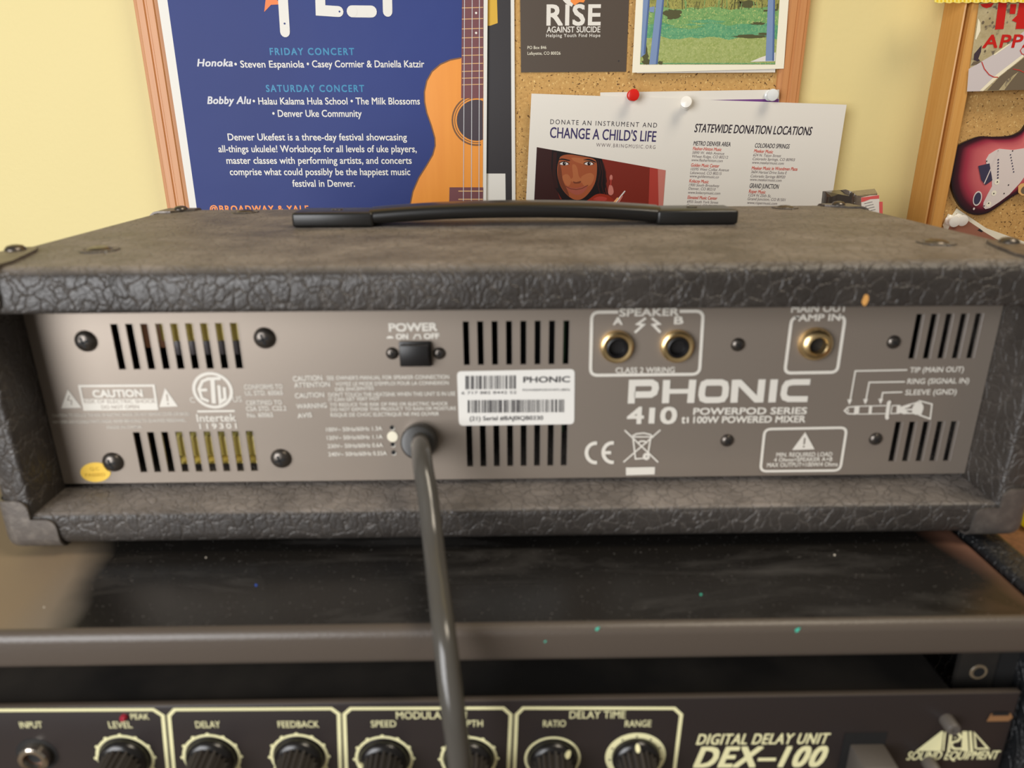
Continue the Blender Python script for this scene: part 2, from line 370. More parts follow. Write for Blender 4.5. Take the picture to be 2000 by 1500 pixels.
# ------------------------------------------------------------------ delay unit mounted in the rack
DY = -.050                                                                      # its front panel
du = thing('delay_unit', 'black one space rack delay unit with cream lettering and seven knobs below the amplifier', 'effects unit', (-.05, .05, -.0875))
x1 = atY(1984, 1390, DY).x; x0 = RX0+.002; zt = atY(1000, 1369, DY).z
m = MB()
m.box((x0, DY, zt-.0443), (x1, DY+.0025, zt), 'unit_face', .0009, 2)
m.box((x0, DY+.0004, zt-.0004), (x1, DY+.0026, zt+.0003), 'rack_face', .0001)  # lighter strip paints in the highlight along the panel's top edge
FY = DY-.00012
def L(pts, w=7): m.stroke(pts, w, FY, 'cream_print')
L([(-140, 1510), (-140, 1388), (299, 1386), (318, 1398), (329, 1520)]); L([(341, 1520), (330, 1398), (341, 1386), (647, 1384), (661.5, 1394.5), (665, 1520)])
L([(677, 1520), (672.5, 1395), (685, 1384), (983, 1383), (997.5, 1396), (992, 1520)]); L([(1004, 1520), (1008.8, 1396), (1022, 1383), (1317, 1383.5), (1330.5, 1396), (1315, 1520)])
for bo, a, b, cp in [('INPUT', (40, 1422), (84, 1421.5), 12), ('PEAK', (256, 1405), (292, 1405), 11), ('LEVEL', (213.5, 1422), (259, 1421.5), 12.5), ('DELAY', (383, 1421.5), (431, 1421), 12.5), ('FEEDBACK', (543.5, 1421), (623.5, 1420.5), 12.5),
    ('SPEED', (725, 1420), (774, 1419.5), 12.5), ('DEPTH', (890, 1419.5), (943, 1419), 12.5), ('RATIO', (1060.5, 1419.5), (1105, 1419), 12.5), ('RANGE', (1220, 1419.5), (1271.5, 1419), 12.5), ('MODULATION', (774, 1404), (912, 1403.5), 14), ('DELAY TIME', (1112, 1403), (1221.5, 1402.5), 14)]:
    m.text(bo, a, b, cp, FY, 'cream_print', .006)
m.text('DIGITAL DELAY UNIT', (1359, 1454), (1619, 1452), 20, FY, 'cream_print', .03, .25, 1.08)
m.text('DEX–100', (1353, 1498), (1612, 1496), 38, FY, 'cream_print', .045, .3, 1.12)
m.text('SOUND EQUIPMENT', (1769, 1484), (1950, 1482), 16, FY, 'cream_print', .03, .2)
# winged emblem over the maker's line
zz = lambda pts: [(1300+x/2.857, 1250+y/2.857) for x, y in pts]
m.poly(zz([(1395, 618), (1537, 508), (1550, 508), (1537, 618)]), FY, 'cream_print')
m.poly(zz([(1553, 520), (1565, 508), (1553, 618), (1544, 618)]), FY, 'cream_print')
m.stroke(zz([(1578, 618), (1592, 522), (1634, 522), (1648, 540), (1630, 562), (1598, 570), (1592, 592), (1612, 606), (1655, 606)]), 5.2, FY, 'cream_print')
m.stroke(zz([(1610, 545), (1622, 545)]), 3, FY, 'cream_print')
m.poly(zz([(1655, 508), (1683, 508), (1690, 618), (1650, 618)]), FY, 'cream_print')
m.poly(zz([(1692, 508), (1706, 508), (1716, 618), (1698, 618)]), FY, 'cream_print')
m.stroke(zz([(1730, 606), (1722, 518), (1798, 604), (1735, 606)]), 4.5, FY, 'cream_print')
dials = [(245, 1479, 57), (414, 1477.5, 57), (585, 1477, 57), (750.6, 1481, 57), (915.6, 1481, 56), (1079, 1481, 55), (1241, 1477, 59)]
KN = []
for i, (px, py, r) in enumerate(dials):
    c = atY(px, py, DY); k = abs(atY(px+r, py, DY).x-c.x); KN.append((c, k))
    ring = .90 if i < 5 else (.91 if i == 5 else .62)
    n = 48; a0, a1 = (-50, 230) if i < 5 else (0, 360)
    vs = []; fs = []
    for q in (1, ring):
        for j in range(n+1):
            a = radians(a0+(a1-a0)*j/n); vs.append((c.x+q*k*cos(a), FY, c.z+q*k*sin(a)))
    m.add(vs, [[j, n+1+j, n+2+j, j+1] for j in range(n)], 'cream_print')
    for j in range(11 if i < 5 else (9 if i == 6 else 0)):
        a = radians(-60+30*j) if i < 5 else radians(-40+32.5*j); rr = k*1.0 if i < 5 else k*.86
        s_ = k*.075 if i < 5 else k*.035; d = Vector((c.x+rr*cos(a), c.z+rr*sin(a)))
        m.wpoly([(d.x+s_*cos(2*pi*q/10), d.y+s_*sin(2*pi*q/10)) for q in range(10)], FY-.00003, 'cream_print' if i < 5 else 'ink')
# slotted fixing hole at the right end and the recess of the input jack
c = atY(1953, 1399, DY)
m.wpoly([(c.x+(.0032 if abs(j) < 1 else 0)+0, c.z) for j in (0,)]*0 or [(c.x-.0052, c.z-.0023), (c.x+.0038, c.z-.0023), (c.x+.0052, c.z-.0005), (c.x+.0038, c.z+.0017), (c.x-.0042, c.z+.0017)], FY, 'brass')
m.wpoly([(c.x-.004, c.z+.0006), (c.x+.0034, c.z+.0006), (c.x+.003, c.z+.0024), (c.x-.003, c.z+.0024)], FY-.00003, 'inside_black')
c = atY(73, 1473, DY); m.lathe([(0, .0001), (.0083, .00012)], 'inside_black', facing(c), 28)
m.build('front_panel', du)
m = MB(); m.box((x0+.012, DY+.0026, zt-.043), (atY(1873, 1366, DY).x, .22, zt-.0022), 'cover_metal', .0012)
m.build('cover', du)
def knob_mesh(c, ang):
    m = MB(); mx = facing(c)
    m.lathe([(.0098, 0), (.0099, .0014), (.0096, .0026), (.0088, .0036), (.0078, .0041), (.0066, .0043)], 'knob_black', mx, 48)
    m.lathe([(.0082, .0034), (.0078, .0050), (.0070, .0155), (.0064, .0168), (.0050, .0173), (0, .0174)], 'knob_shaft', mx, 72, 18, .17)
    return m.build('knob', du, loc=c)
kang = [200, -35, None, 175, -25, 48, 92]
src = None
for i, (c, k) in enumerate(KN):
    src_c = Vector((c.x, DY, c.z))
    if src is None: o = src = knob_mesh(src_c, 0)
    else: o = copy_part(src, du, src_c)
    if kang[i] is not None and i:
        a = radians(kang[i]); pm = MB(); d = Vector((cos(a), 0, sin(a)))
        p = src_c+d*.0086+Vector((0, -.0042, 0)); t_ = Vector((-sin(a), 0, cos(a)))
        nrm = (d*.8+Vector((0, -.6, 0))).normalized(); uu = (d*.6+Vector((0, .8, 0)))*-1
        b = [p+nrm*.0007+t_*(.0009*cos(2*pi*j/12))+uu*(.0017*sin(2*pi*j/12)) for j in range(12)]; bb = [v-nrm*.0012 for v in b]
        pm.add(b+bb, [list(range(12)), list(range(12, 24))[::-1]]+[[j, 12+j, 12+(j+1) % 12, (j+1) % 12] for j in range(12)], 'cream_print')
        sub(pm.build('pointer'), o)['label'] = 'cream pointer mark'
c = atY(73, 1473, DY); m = MB(); mx = facing(c)
m.lathe([(.0062, .0002), (.0060, .0032), (.0054, .0038), (.0038, .0036), (.0034, .0012)], 'chrome', mx, 32); m.lathe([(.0036, .0014), (0, .0013)], 'brown_wood', mx, 24); m.lathe([(.0030, .0016), (0, .0015)], 'inside_black', mx, 24); m.build('input_jack', du, label='chrome jack socket in a dark recess')
c = atY(243, 1399.5, DY); m = MB(); m.lathe([(.0013, 0), (.0013, .0012), (.0009, .0019), (0, .0022)], 'led_red', facing(c), 20); m.build('peak_light', du, label='small red indicator light')
a = atY(1660, 1452, DY); b = atY(1712, 1515, DY); m = MB(); m.box((a.x, DY-.0125, b.z), (b.x, DY, a.z), 'grey_button', .0008); m.build('push_switch', du, label='grey square push switch')
a = atY(1645, 1435, DY); b = atY(1700, 1515, DY); m = MB(); m.box((a.x+.001, DY-.0004, b.z), (b.x+.003, DY, a.z+.001), 'inside_black'); m.build('switch_shade', du)  # thin black plate painting in the shade up and left of the switch
for px, py in ((1848, 1405), (1812, 1487)):
    c = atY(px, py, DY); m = MB(); m.lathe([(.0029, 0), (.0029, .0007), (.0028, .0052), (.0024, .0058), (.0011, .0059), (.001, .005), (0, .005)], 'grey_button', facing(c), 24); m.build('post_button', du, label='grey round post')

# ------------------------------------------------------------------ powered mixer amplifier seen from behind
AW, AH, AD, TB, LZ, HW, PY = .447, .12264, .2047, .01594, .10437, .20959, .02436
amp = thing('amplifier', 'black leathery amplifier with grey rear panel, carry handle and power cord, on the rack', 'amplifier', (0, .1, SH))
# cabinet: four boards round an opening
b_ = bmesh.new()
def rectv(x, z0, z1, y): return [b_.verts.new((sx*x, y, z)) for sx, z in ((-1, z0), (1, z0), (1, z1), (-1, z1))]
o0 = rectv(AW/2, 0, AH, 0); i0 = rectv(HW, TB, LZ, 0); o1 = rectv(AW/2, 0, AH, AD); i1 = rectv(HW, TB, LZ, AD-.015)
for k in range(4):
    j = (k+1) % 4
    b_.faces.new((o0[k], o0[j], i0[j], i0[k])); b_.faces.new((o0[j], o0[k], o1[k], o1[j])); b_.faces.new((i0[k], i0[j], i1[j], i1[k]))
b_.faces.new(o1[::-1]); b_.faces.new(i1)
bmesh.ops.recalc_face_normals(b_, faces=b_.faces[:])
outer = [e for e in b_.edges if all(v in o0+o1 for v in e.verts)]; inner = [e for e in b_.edges if all(v in i0 for v in e.verts)]
bmesh.ops.bevel(b_, geom=outer, offset=.0065, segments=5, affect='EDGES', profile=.5)
inner = [e for e in b_.edges if all(abs(v.co.y) < 1e-6 and abs(v.co.x) < HW+1e-4 and TB-1e-4 < v.co.z < LZ+1e-4 for v in e.verts)]
bmesh.ops.bevel(b_, geom=inner, offset=.0028, segments=3, affect='EDGES', profile=.5)
m = MB(); m.bm(b_, 'amp_tolex')
c = atY(1690, 586, 0); m.wpoly([(c.x+.0013*cos(2*pi*k/9)*(1+.2*sin(3*k)), c.z+.0024*sin(2*pi*k/9)) for k in range(9)], -.0001, 'bare_wood')
m.build('cabinet', amp, smooth=50)
# chassis parts seen through the slots
m = MB()
m.box((-HW+.004, PY+.06, TB+.001), (HW-.004, PY+.062, LZ-.001), 'inside_black'); m.build('inner_chassis', amp)
g = lambda px, py: atY(px, py, PY)
cp = lambda px, py: atY(px, py, PY+.0035)
m = MB(); a, b = cp(308, 630), cp(482, 666); c_ = cp(482, 694); d_ = cp(480, 740)
m.box((a.x, PY+.0035, b.z), (b.x, PY+.022, a.z+.012), 'coil_yellow', .001); m.box((a.x+.001, PY+.0045, c_.z), (b.x, PY+.022, b.z), 'bobbin', .0005)
m.box((g(238, 640).x, PY+.016, c_.z), (a.x, PY+.022, a.z+.01), 'brown_wood', .0005)
m.build('transformer', amp, label='yellow taped transformer behind the upper vent slots')
m = MB(); a, b = cp(335, 852), cp(520, 890); c_ = cp(520, 902)
m.box((a.x, PY+.0035, b.z), (b.x, PY+.022, a.z), 'coil_yellow', .001); m.box((a.x, PY+.0035, c_.z-.0006), (b.x, PY+.012, c_.z+.0003), 'coil_yellow', .0001)
m.box((g(300, 850).x, PY+.012, b.z), (a.x, PY+.022, a.z), 'brown_wood', .0005)
m.build('capacitor_block', amp, label='yellow block behind the lower vent slots')
m = MB(); a, b = g(1100, 620), g(1108, 850); m.box((a.x, PY+.004, b.z), (a.x+.0016, PY+.05, a.z), 'pcb_green'); m.build('circuit_board', amp, label='green circuit board edge behind a vent slot')

# rear panel with its vent slots cut through
slots = []
def block(n, first, last):
    """first/last: (tlx, trx, topy, blx, brx, boty) of the end slots in the photograph"""
    def xs(s): return ((g(s[0], s[2]).x+g(s[3], s[5]).x)/2, (g(s[1], s[2]).x+g(s[4], s[5]).x)/2, (g(s[0], s[2]).z), (g(s[3], s[5]).z))
    A, Bz = xs(first), xs(last); w = (A[1]-A[0]+Bz[1]-Bz[0])/2*1.13; zt_ = (A[2]+Bz[2])/2; zb_ = (A[3]+Bz[3])/2
    for i in range(n):
        x = A[0]+(Bz[0]-A[0])*i/(n-1); slots.append((x, x+w, zb_, zt_))
block(9, (215, 227.5, 633.7, 232.5, 244, 722.5), (448, 462, 630, 461.7, 473, 719))
block(9, (259.5, 270.5, 845, 274.5, 286, 923), (479.5, 492, 841, 490.7, 503, 919.5))
block(8, (903.6, 915, 628.5, 906, 916.5, 713.4), (1100.4, 1110, 625.5, 1099, 1109, 711))
block(8, (910.3, 921, 829, 912, 923, 912), (1096.7, 1106.2, 826, 1095, 1105.5, 909))
block(5, (1790, 1801, 614, 1774, 1785, 701), (1906, 1916.6, 611.6, 1887.5, 1898, 699.5))
block(5, (1749.5, 1759, 824, 1734.5, 1745, 901), (1857.5, 1868.6, 822.5, 1842, 1853, 900.5))
m = MB(); X0, X1, Z0, Z1 = -HW+.0003, HW-.0003, TB+.0026, LZ-.0003
def uniq(v):
    v = sorted(v); o = [v[0]]
    for q in v[1:]:
        if q-o[-1] > 1e-7: o.append(q)
    return o
xs_ = uniq([X0, X1]+[q for s in slots for q in s[:2]]); zs_ = uniq([Z0, Z1]+[q for s in slots for q in s[2:]])
vid = {}; vs = []; fs = []
def vv(i, j):
    if (i, j) not in vid: vid[(i, j)] = len(vs); vs.append((xs_[i], PY, zs_[j]))
    return vid[(i, j)]
for i in range(len(xs_)-1):
    for j in range(len(zs_)-1):
        cx, cz = (xs_[i]+xs_[i+1])/2, (zs_[j]+zs_[j+1])/2
        if any(s[0] < cx < s[1] and s[2] < cz < s[3] for s in slots): continue
        fs.append([vv(i, j), vv(i+1, j), vv(i+1, j+1), vv(i, j+1)])
m.add(vs, fs, 'panel_paint')
TH = .0010
for x0_, x1_, z0_, z1_ in slots:
    q = [(x0_, z0_), (x1_, z0_), (x1_, z1_), (x0_, z1_)]
    m.add([(x, PY, z) for x, z in q]+[(x, PY+TH, z) for x, z in q], [[k, 4+k, 4+(k+1) % 4, (k+1) % 4] for k in range(4)], 'panel_paint')
for x0_, x1_, z0_, z1_ in slots:                                                # lit right edge of each slot, its brightness put into the strip's colour
    m.add([(x1_-.00002, PY+.0005, z0_), (x1_+.0006, PY-.00008, z0_), (x1_+.0006, PY-.00008, z1_), (x1_-.00002, PY+.0005, z1_)], [[0, 1, 2, 3]], 'steel')
m.add([(X0, PY, Z0), (X1, PY, Z0), (X1, PY+.01, Z0), (X0, PY+.01, Z0)], [[0, 3, 2, 1]], 'panel_paint')
QY = PY-.00015; w_ = 'print_white'
T = lambda *a, **k: m.text(a[0], a[1], a[2], a[3], QY, w_, **k)
z7 = lambda x, y: (80+x/4, 600+y/4)
z8 = lambda x, y: (540+x/3.3333, 600+y/3.3333)
z9 = lambda x, y: (1120+x/3.5714, 590+y/3.5714)
z10 = lambda x, y: (1400+x/3.3333, 590+y/3.3333)
# caution block on the left
m.poly([z7(210, 645), z7(158, 790), z7(318, 785)], QY, w_); m.poly([z7(970, 632), z7(925, 780), z7(1070, 775)], QY, w_)
m.stroke([z7(222, 690), z7(208, 725), z7(238, 730), z7(238, 765)], 2.2, QY-.00004, 'panel_paint')
m.stroke([z7(983, 680), z7(990, 735)], 3, QY-.00004, 'panel_paint'); m.disc(*z7(993, 755), 2, 2, QY-.00004, 'panel_paint', 8)
m.stroke([z7(300, 616), z7(880, 612), z7(908, 795), z7(340, 800)], 4.5, QY, w_, True)
m.poly([z7(318, 718), z7(897, 714), z7(910, 798), z7(334, 804)], QY, w_)
T('CAUTION', z7(408, 704), z7(800, 698), 13.5, bold=.05)
m.text('RISK OF ELECTRIC SHOCK', z7(338, 752), z7(898, 748), 7, QY-.00004, 'panel_paint', .01)
m.text('DO NOT OPEN', z7(475, 795), z7(768, 792), 7, QY-.00004, 'panel_paint', .01)
T('CAUTION: TO REDUCE THE RISK OF ELECTRIC SHOCK, DO NOT REMOVE COVER (OR BACK).', z7(92, 858), z7(1165, 843), 5.5, bold=.01)
T('NO USER-SERVICEABLE PARTS INSIDE. REFER SERVICING TO QUALIFIED PERSONNEL.', z7(98, 908), z7(1135, 893), 5.5, bold=.01)
T('MADE IN CHINA', z7(520, 950), z7(788, 945), 5.5)
m.disc(*z7(1342, 650), 39.5, 36, QY, w_, 48, .84)
m.stroke([z7(1318, 555), z7(1262, 578), z7(1235, 640), z7(1258, 712), z7(1312, 735)], 6, QY, w_); m.stroke([z7(1245, 648), z7(1300, 645)], 6, QY, w_)
m.stroke([z7(1295, 560), z7(1405, 556)], 6.5, QY, w_); m.stroke([z7(1340, 560), z7(1352, 752)], 8.5, QY, w_)
m.stroke([z7(1390, 610), z7(1402, 742), z7(1440, 715), z7(1432, 625)], 6.5, QY, w_)
T('C', z7(1168, 745), z7(1205, 744), 10); T('US', z7(1503, 740), z7(1572, 738), 10.5)
m.stroke([z7(1222, 814), z7(1515, 810)], 4, QY, w_)
T('Intertek', z7(1222, 895), z7(1528, 890), 14.5, bold=.015); T('119301', z7(1242, 950), z7(1532, 946), 10, bold=.02, space=1.3)
for s_, a, b, y in [('CONFORMS TO', 1590, 1890, 640), ('UL STD. 60065', 1598, 1892, 688), ('CERTIFIED TO', 1605, 1885, 764), ('CSA STD. C22.2', 1605, 1920, 810), ('No. 60065', 1615, 1815, 860)]:
    T(s_, z7(a, y), z7(b, y-4), 8.5, bold=.015)
# power switch and warnings
T('POWER', z8(732, 157), z8(1050, 152), 15, bold=.05)
T('ON', z8(778, 208), z8(860, 206), 10, bold=.05); T('OFF', z8(960, 205), z8(1062, 203), 10, bold=.05)
m.poly([z8(716, 203), z8(764, 202), z8(762, 196), z8(752, 188), z8(730, 188), z8(718, 196)], QY, w_)
m.stroke([z8(893, 208), z8(905, 180), z8(932, 180), z8(940, 207)], 2.6, QY, w_)
for s_, a, b, y, cp, bd in [('CAUTION', 110, 300, 482, 9.5, .02), ("SEE OWNER'S MANUAL FOR SPEAKER CONNECTION", 330, 1125, 473, 7.5, .02), ('ATTENTION', 118, 350, 523, 9, .02), ("VOYEZ LE MODE D'EMPLOI POUR LA CONNEXION", 385, 1122, 511, 7, .02), ('DES ENCEINTES', 385, 635, 545, 6.5, .02),
    ('CAUTION', 123, 313, 591, 9, .02), ("DON'T TOUCH THE HEATSINK WHEN THIS UNIT IS IN USE", 340, 1166, 582, 7.5, .02), ('IT CAN GET VERY HOT', 342, 674, 612, 6.5, .02), ('WARNING', 133, 330, 660, 9, .02), ('TO REDUCE THE RISK OF FIRE OR ELECTRIC SHOCK', 350, 1118, 645, 6.5, .02),
    ('DO NOT EXPOSE THIS PRODUCT TO RAIN OR MOISTURE', 355, 1170, 676, 6.5, .02), ('AVIS', 140, 234, 721, 8.5, .02), ('RISQUE DE CHOC ELECTRIQUE NE PAS OUVRIR', 355, 1060, 712, 7, .02),
    ('100V~ 50Hz/60Hz 1.3A', 325, 690, 808, 7.5, .02), ('120V~ 50Hz/60Hz 1.1A', 330, 693, 862, 7.5, .02), ('230V~ 50Hz/60Hz 0.6A', 335, 695, 916, 7.5, .02), ('240V~ 50Hz/60Hz 0.55A', 340, 720, 969, 7.5, .02)]:
    T(s_, z8(a, y), z8(b, y-8), cp, bold=bd)
for x, y in ((752, 783), (757, 893), (762, 945)): m.disc(*z8(x, y), 4.2, 4.2, QY, 'inside_black', 16); m.disc(*z8(x+3, y+3), 4.7, 4.7, QY+.00006, w_, 16)
# sockets, maker's name and symbols
m.rrect([z9(128, 70), z9(905, 62), z9(878, 502), z9(118, 510)], 15, 6.2, QY, w_, gap=(z9(312, 0)[0], z9(740, 0)[0]))
T('SPEAKER', z9(318, 98), z9(735, 92), 14, bold=.04); T('A', z9(275, 157), z9(343, 156), 14, bold=.04); T('B', z9(700, 152), z9(766, 150), 14, bold=.04)
m.stroke([z9(505, 110), z9(447, 152), z9(487, 158), z9(428, 212)], 5, QY, w_); m.stroke([z9(545, 110), z9(597, 150), z9(555, 158), z9(606, 210)], 5, QY, w_)
T('CLASS 2 WIRING', z9(293, 494), z9(705, 490), 10.5, bold=.02)
m.rrect([z9(1522, 105), z9(1895, 98), z9(1838, 488), z9(1472, 494)], 13, 6.2, QY, w_, gap=(z9(1555, 0)[0], z9(1870, 0)[0]))
T('MAIN OUT', z9(1515, 70), z9(1908, 64), 13, bold=.04); T('AMP IN', z9(1565, 131), z9(1858, 127), 12.5, bold=.04)
st = lambda pts, w=50, **k: m.stroke([z9(*p) for p in pts], w/3.5714, QY, w_, **k)
st([(402, 706), (410, 563), (545, 561), (568, 575), (572, 600), (562, 630), (540, 643), (425, 645)], 48)
st([(641, 704), (650, 542)]); st([(816, 702), (832, 540)]); st([(645, 622), (824, 620)], 34)
st([(930, 560), (1030, 559), (1056, 570), (1062, 600), (1056, 650), (1040, 675), (1010, 681), (925, 682), (900, 672), (893, 645), (898, 600), (908, 570)], 46, closed=True)
st([(1118, 700), (1130, 540)], 50); m.poly([z9(1108, 541), z9(1170, 540), z9(1325, 698), z9(1262, 699)], QY-.00003, w_); st([(1298, 698), (1315, 538)], 50)
st([(1383, 698), (1400, 538)], 52)
st([(1650, 556), (1530, 557), (1490, 566), (1473, 590), (1464, 640), (1472, 664), (1500, 675), (1632, 675)], 44)
T('4', z9(370, 846), z9(490, 844), 31, bold=.035); m.stroke([z9(543, 845), z9(550, 735)], 11.5, QY, w_); T('0', z9(600, 846), z9(720, 843), 31, bold=.035)
T('t', z9(750, 842), z9(778, 842), 15, bold=.05); m.stroke([z9(796, 842), z9(797, 800)], 4, QY, w_)
T('POWERPOD SERIES', z9(833, 783), z9(1625, 778), 12.5, bold=.035); T('100W POWERED MIXER', z9(833, 842), z9(1615, 836), 12.5, bold=.032)
def arc(cx, cy, r, a0, a1, w, n=14): st([(cx+r*.95*cos(radians(a0+(a1-a0)*i/n)), cy-r*sin(radians(a0+(a1-a0)*i/n))) for i in range(n+1)], w)
arc(155, 1050, 68, 82, 278, 26); arc(272, 1048, 68, 82, 278, 26); st([(210, 1049), (262, 1048)], 24)
st([(357, 892), (590, 1115)], 11); st([(606, 890), (348, 1115)], 11)
st([(415, 945), (432, 1092), (515, 1085), (538, 942)], 11); st([(405, 935), (440, 917), (490, 912), (535, 922), (552, 938), (405, 938)], 11); arc(508, 1075, 16, 0, 360, 20)
st([(448, 985), (468, 968), (495, 968), (512, 982)], 12); m.poly([z9(365, 1152), z9(568, 1148), z9(566, 1200), z9(366, 1206)], QY, w_)
m.rrect([z9(1333, 884), z9(1905, 874), z9(1858, 1172), z9(1302, 1178)], 13, 5.2, QY, w_)
m.poly([z9(1615, 905), z9(1523, 1030), z9(1680, 1025)], QY, w_); m.stroke([z9(1612, 945), z9(1607, 990)], 3.2, QY-.00004, 'panel_paint'); m.disc(*z9(1605, 1006), 2, 2, QY-.00004, 'panel_paint', 8)
T('MIN. REQUIRED LOAD', z9(1412, 1077), z9(1802, 1073), 8, bold=.02); T('4 Ohms=SPEAKER A+B', z9(1395, 1112), z9(1803, 1106), 7.5, bold=.02); T('MAX OUTPUT=100W/4 Ohms', z9(1347, 1149), z9(1840, 1142), 8, bold=.02)
# plug diagram
sd = lambda pts, w=8, **k: m.stroke([z10(*p) for p in pts], w/3.3333, QY, w_, **k)
for pts, tip in (([(1238, 440), (900, 447), (866, 640)], (861, 668)), ([(1222, 517), (990, 521), (968, 640)], (964, 666)), ([(1205, 584), (1078, 588), (1068, 638)], (1063, 664))):
    sd(pts, 10); m.poly([z10(tip[0]-14, tip[1]-36), z10(tip[0]+18, tip[1]-36), z10(*tip)], QY, w_)
for s_, a, b, y in (('TIP (MAIN OUT)', 1252, 1603, 457), ('RING (SIGNAL IN)', 1235, 1637, 531), ('SLEEVE (GND)', 1222, 1556, 603)): T(s_, z10(a, y), z10(b, y-5), 10, bold=.02)
sd([(900, 678), (850, 683), (828, 705), (850, 724), (898, 727)], 9, closed=True); m.disc(*z10(845, 705), 4, 4, QY, w_, 12, .5)
m.poly([z10(895, 674), z10(928, 673), z10(922, 728), z10(890, 729)], QY, w_); m.poly([z10(990, 672), z10(1010, 672), z10(1004, 726), z10(984, 727)], QY, w_)
sd([(925, 676), (1100, 672)], 7); sd([(920, 727), (1095, 724)], 7); sd([(1118, 648), (1104, 750)], 24, rnd=True)
sd([(1140, 672), (1190, 671), (1184, 722), (1130, 724)], 7, closed=True); m.poly([z10(1170, 672), z10(1192, 671), z10(1186, 722), z10(1166, 722)], QY, w_)
m.poly([z10(1192, 680), z10(1250, 660), z10(1262, 676), z10(1215, 694), z10(1240, 712), z10(1258, 722), z10(1215, 728), z10(1188, 718)], QY, w_)
sd([(1200, 700), (1300, 696)], 12); sd([(1240, 668), (1290, 656), (1320, 642)], 10); sd([(1240, 722), (1300, 720), (1320, 735)], 10)
m.disc(*z10(1305, 692), 11, 12, QY, w_, 18); sd([(1320, 642), (1398, 662), (1386, 758), (1322, 735), (1338, 690)], 10, closed=True)
m.build('rear_panel', amp, smooth=0)

# screws on the panel: a domed head with a cross recess
def screw_mesh(name, c, r, parent, rot=0.3):
    m = MB(); mx = facing(Vector((0, 0, 0))) @ Matrix.Rotation(rot, 4, 'Z')
    m.lathe([(r, 0), (r*.98, r*.12), (r*.82, r*.36), (r*.5, r*.52), (r*.2, r*.57), (0, r*.58)], 'screw_black', mx, 28)
    for k in range(2):
        q = mx @ Matrix.Rotation(k*pi/2, 4, 'Z'); h = r*.585
        m.add([q @ Vector(p) for p in ((-r*.5, -r*.13, h*.92), (r*.5, -r*.13, h*.92), (r*.5, r*.13, h*.92), (-r*.5, r*.13, h*.92), (-r*.14, -r*.1, h*1.02), (r*.14, -r*.1, h*1.02), (r*.14, r*.1, h*1.02), (-r*.14, r*.1, h*1.02))],
              [[0, 4, 7, 3], [1, 2, 6, 5], [4, 5, 6, 7]], 'inside_black')
    me_o = m.build(name); me_o.parent = parent; p = Vector((0, 0, 0)); q = parent
    while q is not None: p += q.location; q = q.parent
    me_o.location = Vector(c)-p
    return me_o
big = None
for px, py in ((168, 666), (517, 660), (221, 902), (549, 895)):
    c = g(px, py)
    if big is None: big = screw_mesh('panel_screw', c, .0048, amp)
    else: copy_part(big, amp, c)
small = None
for px, py in ((1441, 673), (1745, 668), (1420, 860), (1710, 857)):
    c = g(px, py)
    if small is None: small = screw_mesh('panel_screw', c, .0031, amp, .9)
    else: copy_part(small, amp, c)

# power switch
a, b = g(779, 666), g(844, 714)
m = MB(); m.box((a.x, PY-.0016, b.z), (b.x, PY, a.z), 'black_plastic', .0005); sw = m.build('power_switch', amp, label='black square power switch')
m = MB(); m.box((a.x+.0007, PY-.0052, b.z+.0014), (b.x-.0007, PY-.0014, a.z-.0007), 'black_plastic', .0007); sub(m.build('rocker'), sw)
for px, py in ((766, 690), (858, 690)): screw_mesh('switch_screw', g(px, py), .0028, sw, .5)

# jack sockets
def jack(px, py, R, inner, hole, black):
    c = g(px, py); mx = facing(c); m = MB()
    if black: m.lathe([(R, 0), (R, .0014), (R*.96, .0026), (R*.84, .0032), (R*.68, .0030), (R*.60, .0024)], 'gold', mx, 36)
    else: m.lathe([(R, 0), (R*.99, .0014), (R*.92, .003), (R*.72, .0042), (hole*1.12, .0045), (hole, .0040), (hole, -.001)], 'gold', mx, 36)
    j = m.build('jack_socket', amp, label='gold jack socket with black inner sleeve' if black else 'gold jack socket')
    m = MB()
    if black: m.lathe([(inner, .0020), (inner*.97, .0034), (inner*.86, .0036), (hole*1.05, .0030), (hole, .002), (hole, .0004), (0, .0003)], 'black_plastic', mx, 32)
    else: m.lathe([(hole*.99, .0003), (0, .0002)], 'inside_black', mx, 24)
    sub(m.build('socket_sleeve'), j)
jack(1204, 676, .0073, .0047, .0033, True); jack(1321.5, 675, .0073, .0047, .0033, True); jack(1591, 671, .0074, .005, .0036, False)

# serial label, inspection sticker, voltage mark
m = MB(); LY = PY-.0003
m2 = [(892.5, 725.5), (1122.5, 721), (1121.5, 828.5), (896.5, 831.5)]
def rr(corn, rad, n=5):
    Q = [Vector(p) for p in corn]; out = []
    for i in range(4):
        a = (Q[i-1]-Q[i]).normalized(); b = (Q[(i+1) % 4]-Q[i]).normalized()
        for j in range(n+1): u = j/n; out.append(tuple((1-u)**2*(Q[i]+a*rad)+2*u*(1-u)*Q[i]+u*u*(Q[i]+b*rad)))
    return out
def slab(m, pts, Y, th, mat):
    """a thin sheet with real thickness behind its front face, outline in pixels on plane Y"""
    P = [atY(x, y, Y) for x, y in pts]; P = [(p.x, p.z) for p in P]
    if sum(P[i][0]*P[(i+1) % len(P)][1]-P[(i+1) % len(P)][0]*P[i][1] for i in range(len(P))) < 0: P = P[::-1]
    n = len(P)
    m.add([(x, Y, z) for x, z in P]+[(x, Y+th, z) for x, z in P], [list(range(n)), list(range(n, 2*n))[::-1]]+[[k, n+k, n+(k+1) % n, (k+1) % n] for k in range(n)], mat)
slab(m, rr(m2, 9), LY, .00025, 'label_white')
